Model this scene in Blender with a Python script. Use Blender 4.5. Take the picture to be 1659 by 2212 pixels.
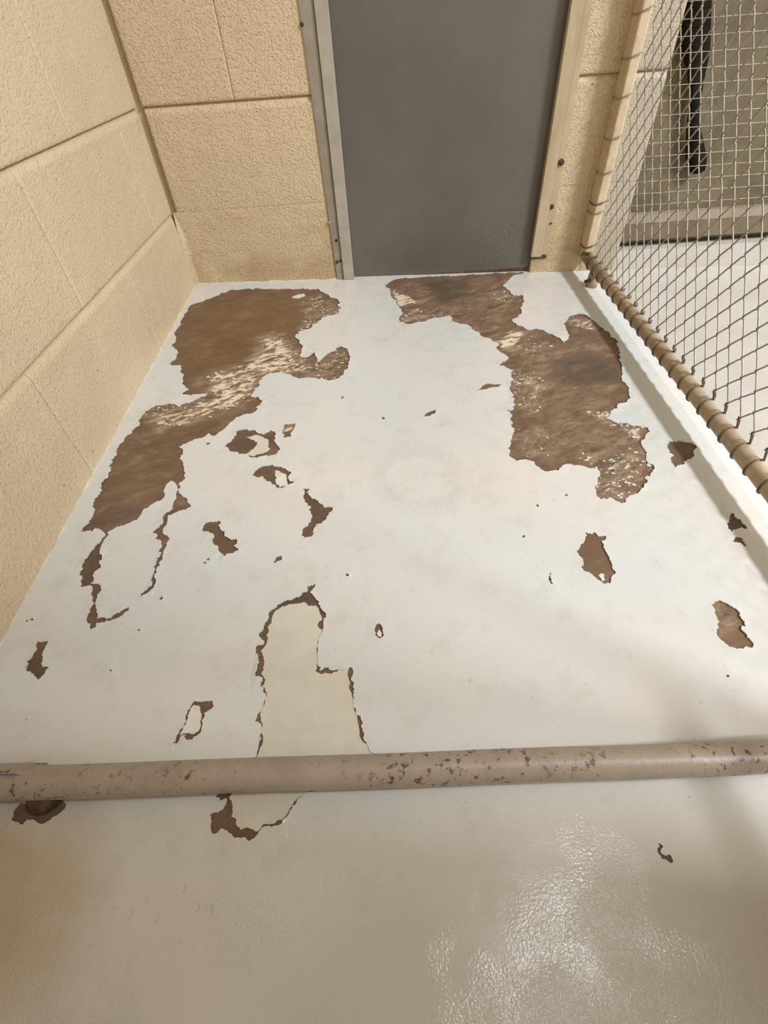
import bpy, math, random
import numpy as np
from mathutils import Vector, Matrix, noise
from mathutils.geometry import delaunay_2d_cdt

for o in list(bpy.data.objects):
    bpy.data.objects.remove(o)
scene = bpy.context.scene
COL = scene.collection

# ------------------------------------------------------------------ camera
cam_data = bpy.data.cameras.new('camera')
cam_data.sensor_fit = 'VERTICAL'
cam_data.sensor_height = 36.0
cam_data.sensor_width = 36.0
cam_data.lens = 1038.1 / 2212.0 * 36.0
cam_data.clip_start = 0.02
cam = bpy.data.objects.new('camera', cam_data)
COL.objects.link(cam)
R_ = Vector((0.99827305, -0.02589173, -0.05273087))
U_ = Vector((0.05505156, 0.72557468, 0.68593783))
F_ = Vector((-0.02050007, 0.68765616, -0.72574703))
CAM = Vector((0.51073, -1.38675, 0.50691))
cam.matrix_world = Matrix(((R_.x, U_.x, -F_.x, CAM.x), (R_.y, U_.y, -F_.y, CAM.y),
                           (R_.z, U_.z, -F_.z, CAM.z), (0, 0, 0, 1)))
scene.camera = cam

# ------------------------------------------------------------------ world, lamps, exposure
world = bpy.data.worlds.new('world')
scene.world = world
world.use_nodes = True
world.node_tree.nodes['Background'].inputs[0].default_value = (1.0, 0.95, 0.88, 1)
world.node_tree.nodes['Background'].inputs[1].default_value = 0.02
vs = scene.view_settings
vs.view_transform = 'Standard'
vs.look = 'None'
vs.exposure = 0.06
vs.gamma = 1.0
vs.use_curve_mapping = False
LAMP_COLOR = (0.955, 0.985, 1.05)
CEIL = 3.0
# position, size x, size y, watts, label
LAMPS = [((3.55, -2.30), 0.40, 1.2, 305.0, 'long white ceiling light above the next run'),
         ((1.56, -1.64), 0.20, 0.40, 18.0, 'small white ceiling light above the chain-link fence')]

S_, T_ = 0.02782, -0.02966          # the slab falls to the front and to the right


def fz(x, y):
    return S_ * y + T_ * x


rng = random.Random(7)

# ------------------------------------------------------------------ helpers
MATS = {}


def new_mat(name):
    m = bpy.data.materials.new(name)
    m.use_nodes = True
    nt = m.node_tree
    b = nt.nodes['Principled BSDF']
    MATS[name] = m
    return m, nt, b


def N(nt, typ, **kw):
    n = nt.nodes.new(typ)
    for k, v in kw.items():
        if k.startswith('i_'):
            key = k[2:]
            key = int(key) if key.isdigit() else key.replace('_', ' ')
            n.inputs[key].default_value = v
        else:
            setattr(n, k, v)
    return n


def L(nt, a, b):
    nt.links.new(a, b)


def coords(nt, scale=(1, 1, 1), world_space=True, rot=0.0):
    if world_space:
        src = nt.nodes.new('ShaderNodeNewGeometry').outputs['Position']
    else:
        src = nt.nodes.new('ShaderNodeTexCoord').outputs['Object']
    mp = nt.nodes.new('ShaderNodeMapping')
    mp.inputs['Scale'].default_value = scale
    if rot:
        vr = nt.nodes.new('ShaderNodeVectorRotate')
        vr.rotation_type = 'Z_AXIS'
        vr.inputs['Angle'].default_value = rot
        L(nt, src, vr.inputs['Vector'])
        src = vr.outputs['Vector']
    L(nt, src, mp.inputs['Vector'])
    return mp.outputs['Vector']


def noise_n(nt, vec, scale, detail=4, rough=0.55, dist=0.0):
    n = N(nt, 'ShaderNodeTexNoise', i_Scale=scale, i_Detail=detail, i_Roughness=rough, i_Distortion=dist)
    L(nt, vec, n.inputs['Vector'])
    return n.outputs['Fac']


def ramp(nt, fac, stops):
    r = nt.nodes.new('ShaderNodeValToRGB')
    e = r.color_ramp.elements
    while len(e) < len(stops):
        e.new(0.5)
    for el, (pos, c) in zip(e, stops):
        el.position = pos
        el.color = (c, c, c, 1) if isinstance(c, (int, float)) else (*c, 1)
    L(nt, fac, r.inputs['Fac'])
    return r.outputs['Color']


def mix(nt, fac, a, b, blend='MIX'):
    n = nt.nodes.new('ShaderNodeMix')
    n.data_type = 'RGBA'
    n.blend_type = blend
    for sock, v in ((0, fac), (6, a), (7, b)):
        if isinstance(v, (int, float)):
            n.inputs[sock].default_value = v
        elif isinstance(v, tuple):
            n.inputs[sock].default_value = (*v, 1)
        else:
            L(nt, v, n.inputs[sock])
    return n.outputs[2]


def math_n(nt, op, a, b=None, clamp=False):
    n = nt.nodes.new('ShaderNodeMath')
    n.operation = op
    n.use_clamp = clamp
    for i, v in enumerate((a, b)):
        if v is None:
            continue
        if isinstance(v, (int, float)):
            n.inputs[i].default_value = v
        else:
            L(nt, v, n.inputs[i])
    return n.outputs[0]


def bump(nt, height, strength, dist, normal=None):
    b = N(nt, 'ShaderNodeBump', i_Strength=strength, i_Distance=dist)
    L(nt, height, b.inputs['Height'])
    if normal is not None:
        L(nt, normal, b.inputs['Normal'])
    return b.outputs['Normal']


def mesh_obj(name, verts, faces, mat, parent=None, smooth=True, attrs=None):
    me = bpy.data.meshes.new(name)
    me.from_pydata([tuple(v) for v in verts], [], [tuple(f) for f in faces])
    me.materials.append(MATS[mat])
    if smooth:
        me.polygons.foreach_set('use_smooth', [True] * len(me.polygons))
    if attrs:
        for k, arr in attrs.items():
            a = me.attributes.new(k, 'FLOAT', 'POINT')
            a.data.foreach_set('value', np.asarray(arr, dtype=np.float32))
    me.update()
    o = bpy.data.objects.new(name, me)
    COL.objects.link(o)
    if parent is not None:
        o.parent = parent
    return o


def link_obj(name, me, parent=None, loc=(0, 0, 0), rot=(0, 0, 0)):
    o = bpy.data.objects.new(name, me)
    COL.objects.link(o)
    o.location = loc
    o.rotation_euler = rot
    if parent is not None:
        o.parent = parent
    return o


def empty(name, loc=(0, 0, 0)):
    o = bpy.data.objects.new(name, None)
    COL.objects.link(o)
    o.location = loc
    return o


def tag(o, label, cat=None, group=None, kind=None):
    o['label'] = label
    if cat:
        o['category'] = cat
    if group:
        o['group'] = group
    if kind:
        o['kind'] = kind
    return o


def box_geo(x0, x1, y0, y1, z0, z1, base=0):
    v = [(x0, y0, z0), (x1, y0, z0), (x1, y1, z0), (x0, y1, z0), (x0, y0, z1), (x1, y0, z1), (x1, y1, z1), (x0, y1, z1)]
    f = [(0, 3, 2, 1), (4, 5, 6, 7), (0, 1, 5, 4), (1, 2, 6, 5), (2, 3, 7, 6), (3, 0, 4, 7)]
    return v, [tuple(i + base for i in q) for q in f]


def boxes(name, lst, mat, parent=None):
    V, Fa = [], []
    for b in lst:
        v, f = box_geo(*b, base=len(V))
        V += v
        Fa += f
    return mesh_obj(name, V, Fa, mat, parent, smooth=False)


def bevel(o, w, seg=2):
    m = o.modifiers.new('bevel', 'BEVEL')
    m.width = w
    m.segments = seg
    m.limit_method = 'ANGLE'
    return o


def tube_geo(path, r, n=8, closed=False, cap=True, base=0, radii=None):
    P = [Vector(q) for q in path]
    V, Fa = [], []
    m = len(P)
    up = None
    for i, q in enumerate(P):
        if closed:
            t = P[(i + 1) % m] - P[i - 1]
        else:
            t = P[min(i + 1, m - 1)] - P[max(i - 1, 0)]
        t.normalize()
        if up is None:
            up = Vector((0, 0, 1)) if abs(t.z) < 0.9 else Vector((1, 0, 0))
        a = t.cross(up)
        if a.length < 1e-6:
            a = t.cross(Vector((1, 0.3, 0)))
        a.normalize()
        b = a.cross(t).normalized()
        up = b
        rr = radii[i] if radii else r
        for k in range(n):
            th = 2 * math.pi * k / n
            V.append(q + rr * (math.cos(th) * a + math.sin(th) * b))
    rings = m if closed else m - 1
    for i in range(rings):
        for k in range(n):
            i2 = (i + 1) % m
            Fa.append((base + i * n + k, base + i * n + (k + 1) % n, base + i2 * n + (k + 1) % n, base + i2 * n + k))
    if cap and not closed:
        Fa.append(tuple(base + k for k in range(n - 1, -1, -1)))
        Fa.append(tuple(base + (m - 1) * n + k for k in range(n)))
    return V, Fa


def tube(name, path, r, mat, parent=None, n=8, closed=False, radii=None):
    V, Fa = tube_geo(path, r, n, closed, radii=radii)
    return mesh_obj(name, V, Fa, mat, parent)


# ------------------------------------------------------------------ materials
def mat_wall(name, base, dark, pit=1.0, stain=0.0):
    m, nt, b = new_mat(name)
    v = coords(nt)
    big = noise_n(nt, v, 5.0, 1)
    c = mix(nt, ramp(nt, big, [(0.35, 0.0), (0.7, 1.0)]), base, tuple(q * 0.95 for q in base))
    if stain:
        # grime that was splashed up from the floor, in ragged runs
        sep = nt.nodes.new('ShaderNodeSeparateXYZ')
        L(nt, nt.nodes.new('ShaderNodeNewGeometry').outputs['Position'], sep.inputs[0])
        vv = coords(nt, (0.7, 0.7, 1.3))
        s1 = noise_n(nt, vv, 13.0, 3, 0.6, 0.6)
        hgt = math_n(nt, 'MULTIPLY', sep.outputs['Z'], 2.3)
        amt = math_n(nt, 'SUBTRACT', math_n(nt, 'MULTIPLY', s1, 1.35), math_n(nt, 'ADD', hgt, 0.42))
        amt = math_n(nt, 'MULTIPLY', math_n(nt, 'MULTIPLY', amt, 3.0, True), stain)
        c = mix(nt, amt, c, dark)
    specks = noise_n(nt, v, 95.0, 2, 0.4)
    c = mix(nt, ramp(nt, specks, [(0.735, 0.0), (0.76, 0.55)]), c, tuple(q * 0.45 for q in dark))
    L(nt, c, b.inputs['Base Color'])
    b.inputs['Roughness'].default_value = 0.42
    b.inputs['Specular IOR Level'].default_value = 0.4
    n1 = noise_n(nt, v, 300.0, 2, 0.6)
    n2 = noise_n(nt, v, 150.0, 2, 0.6)
    pits = ramp(nt, n2, [(0.34, 0.0), (0.5, 1.0)])
    nrm = bump(nt, n1, 0.65 * pit, 0.0024)
    nrm = bump(nt, pits, 0.42 * pit, 0.0018, nrm)
    n3 = noise_n(nt, v, 18.0, 1)
    nrm = bump(nt, n3, 0.5, 0.006, nrm)
    L(nt, nrm, b.inputs['Normal'])
    return m


CREAM = (0.67, 0.54, 0.36)
mat_wall('block_left', CREAM, (0.30, 0.20, 0.10), 0.9, 0.0)
mat_wall('block_back', (0.67, 0.53, 0.34), (0.42, 0.28, 0.14), 1.25, 0.6)
mat_wall('mortar', (0.62, 0.49, 0.31), (0.28, 0.19, 0.10), 0.6, 0.2)
mat_wall('plaster_shaded', (0.40, 0.345, 0.26), (0.28, 0.22, 0.14), 0.8, 0.3)  # back wall of the next run, its shade put into the colour


def mat_floor_paint():
    m, nt, b = new_mat('floor_paint')
    v = coords(nt)
    big = noise_n(nt, v, 3.2, 2, 0.5)
    c = mix(nt, ramp(nt, big, [(0.36, 0.0), (0.64, 1.0)]), (0.615, 0.640, 0.615), (0.665, 0.640, 0.592))
    med = noise_n(nt, v, 22.0, 4, 0.65)
    c = mix(nt, ramp(nt, med, [(0.53, 0.0), (0.74, 0.42)]), c, (0.52, 0.485, 0.415))
    fine = noise_n(nt, v, 150.0, 3, 0.6)
    c = mix(nt, math_n(nt, 'MULTIPLY', ramp(nt, fine, [(0.66, 0.0), (0.74, 1.0)]), ramp(nt, med, [(0.46, 0.0), (0.60, 0.7)])), c, (0.34, 0.31, 0.26))
    # shade over the foreground floor, put into the paint as a browner tone
    sep = nt.nodes.new('ShaderNodeSeparateXYZ')
    L(nt, nt.nodes.new('ShaderNodeNewGeometry').outputs['Position'], sep.inputs[0])
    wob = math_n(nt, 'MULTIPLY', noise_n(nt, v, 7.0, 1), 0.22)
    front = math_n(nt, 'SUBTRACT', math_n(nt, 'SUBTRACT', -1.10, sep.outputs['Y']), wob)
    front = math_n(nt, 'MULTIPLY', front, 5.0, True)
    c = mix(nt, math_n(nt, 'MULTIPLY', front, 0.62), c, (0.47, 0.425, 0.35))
    # yellow-brown stain by the foot of the rail
    vm = nt.nodes.new('ShaderNodeVectorMath')
    vm.operation = 'DISTANCE'
    L(nt, nt.nodes.new('ShaderNodeNewGeometry').outputs['Position'], vm.inputs[0])
    vm.inputs[1].default_value = (0.10, -1.345, -0.04)
    sd = math_n(nt, 'ADD', vm.outputs['Value'], math_n(nt, 'MULTIPLY', noise_n(nt, v, 16.0, 3), 0.10))
    c = mix(nt, ramp(nt, sd, [(0.10, 0.75), (0.20, 0.0)]), c, (0.40, 0.31, 0.17))
    L(nt, c, b.inputs['Base Color'])
    L(nt, ramp(nt, med, [(0.35, 0.13), (0.65, 0.24)]), b.inputs['Roughness'])
    b.inputs['Specular IOR Level'].default_value = 0.5
    peel = noise_n(nt, v, 430.0, 2, 0.5)
    patch = noise_n(nt, v, 9.0, 2, 0.6)
    pm = math_n(nt, 'MULTIPLY', ramp(nt, patch, [(0.46, 0.05), (0.62, 1.0)]), math_n(nt, 'ADD', math_n(nt, 'MULTIPLY', front, 0.45), 0.10))
    # embossed scar in the middle of the run
    vr = nt.nodes.new('ShaderNodeVectorMath')
    vr.operation = 'DISTANCE'
    L(nt, nt.nodes.new('ShaderNodeNewGeometry').outputs['Position'], vr.inputs[0])
    vr.inputs[1].default_value = (0.562, -0.80, -0.04)
    rd = math_n(nt, 'ADD', vr.outputs['Value'], math_n(nt, 'MULTIPLY', patch, 0.05))
    pm = math_n(nt, 'ADD', pm, ramp(nt, rd, [(0.075, 0.0), (0.085, 0.8), (0.105, 0.5), (0.118, 0.0)]))
    # coarse grain worn into the paint near the aisle
    ve = nt.nodes.new('ShaderNodeVectorMath')
    ve.operation = 'DISTANCE'
    mp = nt.nodes.new('ShaderNodeMapping')
    mp.inputs['Scale'].default_value = (1.0, 0.75, 0.0)
    L(nt, nt.nodes.new('ShaderNodeNewGeometry').outputs['Position'], mp.inputs['Vector'])
    L(nt, mp.outputs['Vector'], ve.inputs[0])
    ve.inputs[1].default_value = (0.648, -1.412 * 0.75, 0.0)
    ed = math_n(nt, 'ADD', ve.outputs['Value'], math_n(nt, 'MULTIPLY', patch, 0.05))
    pm = math_n(nt, 'ADD', pm, ramp(nt, ed, [(0.060, 0.22), (0.092, 0.0)]))
    nrm = bump(nt, math_n(nt, 'MULTIPLY', peel, pm), 0.7, 0.0028)
    nrm = bump(nt, noise_n(nt, v, 520.0, 1), 0.10, 0.0005, nrm)
    nrm = bump(nt, noise_n(nt, v, 11.0, 2), 0.16, 0.006, nrm)
    L(nt, nrm, b.inputs['Normal'])


mat_floor_paint()


def mat_concrete():
    m, nt, b = new_mat('bare_concrete')
    v = coords(nt)
    vs_ = coords(nt, (0.55, 1.4, 1), rot=-0.42)

    def attr(n):
        a = nt.nodes.new('ShaderNodeAttribute')
        a.attribute_name = n
        return a.outputs['Fac']
    prim, soot, tan = attr('prim'), attr('soot'), attr('tan')
    n1 = noise_n(nt, v, 14.0, 5, 0.6, 0.3)
    n2 = noise_n(nt, vs_, 60.0, 6, 0.7, 0.8)
    brown = mix(nt, ramp(nt, n1, [(0.35, 0.0), (0.68, 1.0)]), (0.138, 0.080, 0.043), (0.187, 0.115, 0.067))
    tanb = mix(nt, ramp(nt, n1, [(0.35, 0.0), (0.68, 1.0)]), (0.162, 0.095, 0.041), (0.205, 0.127, 0.061))
    c = mix(nt, tan, brown, tanb)
    nm = noise_n(nt, vs_, 34.0, 6, 0.72, 0.5)
    mot = math_n(nt, 'ADD', math_n(nt, 'MULTIPLY', prim, 1.5), 0.18, True)
    c = mix(nt, math_n(nt, 'MULTIPLY', mot, ramp(nt, nm, [(0.40, 0.9), (0.49, 0.0)])), c, (0.095, 0.058, 0.036))
    c = mix(nt, math_n(nt, 'MULTIPLY', mot, ramp(nt, nm, [(0.52, 0.0), (0.62, 0.85)])), c, (0.40, 0.30, 0.20))
    grain = noise_n(nt, v, 260.0, 3, 0.6)
    c = mix(nt, ramp(nt, grain, [(0.55, 0.0), (0.75, 0.45)]), c, (0.13, 0.085, 0.055))
    # thin haze of primer, then real remains in streaks and specks
    haze = math_n(nt, 'MULTIPLY', prim, ramp(nt, n2, [(0.38, 0.0), (0.66, 0.95)]))
    c = mix(nt, haze, c, (0.47, 0.365, 0.25))
    dk = math_n(nt, 'MULTIPLY', soot, ramp(nt, n2, [(0.30, 0.35), (0.62, 1.0)]))
    c = mix(nt, math_n(nt, 'MULTIPLY', dk, 0.9), c, (0.070, 0.056, 0.042))
    st = noise_n(nt, vs_, 95.0, 4, 0.6, 0.6)
    mixn = math_n(nt, 'ADD', math_n(nt, 'MULTIPLY', st, 0.6), math_n(nt, 'MULTIPLY', n2, 0.4))
    thr = math_n(nt, 'SUBTRACT', math_n(nt, 'ADD', mixn, math_n(nt, 'MULTIPLY', prim, 0.40)), 0.79)
    fl = math_n(nt, 'MULTIPLY', thr, 22.0, True)
    c = mix(nt, fl, c, (0.74, 0.63, 0.47))
    L(nt, c, b.inputs['Base Color'])
    b.inputs['Roughness'].default_value = 0.6
    b.inputs['Specular IOR Level'].default_value = 0.35
    nrm = bump(nt, grain, 0.25, 0.0012)
    nrm = bump(nt, fl, 0.5, 0.0008, nrm)
    nrm = bump(nt, n2, 0.25, 0.002, nrm)
    L(nt, nrm, b.inputs['Normal'])


mat_concrete()


def mat_simple(name, c1, c2, scale, rough=0.5, metal=0.0, bstr=0.15, bdist=0.001, stretch=(1, 1, 1), spec=0.5, lo=0.4, hi=0.65):
    m, nt, b = new_mat(name)
    v = coords(nt, stretch)
    n = noise_n(nt, v, scale, 5, 0.6, 0.2)
    c = mix(nt, ramp(nt, n, [(lo, 0.0), (hi, 1.0)]), c1, c2)
    L(nt, c, b.inputs['Base Color'])
    b.inputs['Roughness'].default_value = rough
    b.inputs['Metallic'].default_value = metal
    b.inputs['Specular IOR Level'].default_value = spec
    L(nt, bump(nt, noise_n(nt, v, scale * 4, 3), bstr, bdist), b.inputs['Normal'])
    return m


mat_simple('primer', (0.635, 0.605, 0.515), (0.600, 0.560, 0.475), 30, 0.4)
mat_simple('floor_paint_shaded', (0.49, 0.475, 0.425), (0.455, 0.43, 0.38), 12, 0.35)  # floor of the next run, darkened to stand for the shade there
mat_simple('flake_pale', (0.74, 0.71, 0.64), (0.66, 0.60, 0.52), 60, 0.5)
mat_simple('door_grey', (0.118, 0.108, 0.092), (0.140, 0.128, 0.108), 4, 0.42, 0.0, 0.25, 0.0006)
mat_simple('guide_grey', (0.33, 0.29, 0.225), (0.26, 0.22, 0.165), 12, 0.5, 0.0, 0.3, 0.001)
mat_simple('guide_front', (0.42, 0.385, 0.315), (0.36, 0.32, 0.25), 25, 0.5, 0.0, 0.3, 0.001)
mat_simple('guide_cream', (0.52, 0.42, 0.28), (0.42, 0.32, 0.19), 18, 0.5, 0.0, 0.4, 0.001, (1, 1, 0.25))
mat_simple('rust_dark', (0.055, 0.032, 0.016), (0.15, 0.08, 0.035), 160, 0.8, 0.0, 0.6, 0.001)
mat_simple('black_hole', (0.006, 0.005, 0.004), (0.010, 0.008, 0.006), 40, 0.9)
mat_simple('tie_wire', (0.10, 0.066, 0.036), (0.17, 0.115, 0.066), 120, 0.55, 0.25)
mat_simple('mesh_wire', (0.40, 0.345, 0.255), (0.30, 0.245, 0.17), 60, 0.45, 0.2)
mat_simple('strap_black', (0.006, 0.005, 0.004), (0.014, 0.010, 0.007), 40, 0.9, spec=0.15)
mat_simple('panel_olive', (0.095, 0.074, 0.038), (0.150, 0.120, 0.070), 14, 0.6, 0.0, 0.5, 0.002)
mat_simple('panel_rail', (0.16, 0.125, 0.08), (0.12, 0.09, 0.055), 14, 0.6)
mat_simple('panel_rail_light', (0.30, 0.255, 0.185), (0.24, 0.20, 0.14), 14, 0.6)
mat_simple('thin_wire', (0.26, 0.23, 0.16), (0.15, 0.12, 0.08), 50, 0.45, 0.2)
mat_simple('room_cream', (0.36, 0.34, 0.29), (0.33, 0.31, 0.26), 2, 0.6)
mat_simple('ceiling_white', (0.50, 0.49, 0.46), (0.46, 0.45, 0.42), 3, 0.8)
mat_simple('lamp_metal', (0.65, 0.65, 0.62), (0.6, 0.6, 0.57), 5, 0.4)
mat_simple('cove_bead', (0.66, 0.60, 0.48), (0.50, 0.40, 0.26), 45, 0.55, 0.0, 0.5, 0.002, lo=0.45, hi=0.75)


def door_scuffs():
    nt = MATS['door_grey'].node_tree
    b = nt.nodes['Principled BSDF']
    old = b.inputs['Base Color'].links[0].from_socket
    v = coords(nt)
    vm = nt.nodes.new('ShaderNodeVectorMath')
    vm.operation = 'DISTANCE'
    L(nt, nt.nodes.new('ShaderNodeNewGeometry').outputs['Position'], vm.inputs[0])
    vm.inputs[1].default_value = (0.84, 0.01, 0.05)
    msk = math_n(nt, 'MULTIPLY', ramp(nt, vm.outputs['Value'], [(0.04, 1.0), (0.13, 0.0)]), ramp(nt, noise_n(nt, v, 170.0, 3, 0.6), [(0.60, 0.0), (0.70, 0.8)]))
    c = mix(nt, msk, old, (0.32, 0.30, 0.27))
    L(nt, c, b.inputs['Base Color'])


door_scuffs()


def mat_pipe(name, c1, c2, rust_amt, rust_scale):
    m, nt, b = new_mat(name)
    v = coords(nt)
    n = noise_n(nt, v, 26.0, 5, 0.65, 0.4)
    c = mix(nt, ramp(nt, n, [(0.36, 0.0), (0.66, 1.0)]), c1, c2)
    n2 = noise_n(nt, v, rust_scale, 5, 0.7, 0.2)
    n3 = noise_n(nt, v, 9.0, 2, 0.5)
    r = math_n(nt, 'MULTIPLY', ramp(nt, n2, [(0.565, 0.0), (0.61, 1.0)]), ramp(nt, n3, [(0.42, 0.0), (0.56, rust_amt)]))
    c = mix(nt, r, c, (0.10, 0.055, 0.032))
    w = ramp(nt, noise_n(nt, v, 130.0, 4, 0.7), [(0.68, 0.0), (0.73, 0.75)])
    c = mix(nt, w, c, (0.60, 0.50, 0.38))
    L(nt, c, b.inputs['Base Color'])
    b.inputs['Roughness'].default_value = 0.38
    b.inputs['Specular IOR Level'].default_value = 0.5
    nrm = bump(nt, n2, 0.4, 0.0012)
    nrm = bump(nt, n, 0.3, 0.002, nrm)
    L(nt, nrm, b.inputs['Normal'])


mat_pipe('rail_front', (0.31, 0.255, 0.205), (0.37, 0.305, 0.235), 1.0, 120.0)
mat_pipe('rail_fence', (0.44, 0.35, 0.25), (0.34, 0.255, 0.165), 0.25, 90.0)
mat_pipe('post_cream', (0.60, 0.49, 0.33), (0.52, 0.41, 0.26), 0.2, 90.0)

m_, nt_, b_ = new_mat('lamp_glow')
b_.inputs['Base Color'].default_value = (0.9, 0.9, 0.88, 1)
b_.inputs['Emission Color'].default_value = (*LAMP_COLOR, 1)
b_.inputs['Emission Strength'].default_value = 6.0

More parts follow.
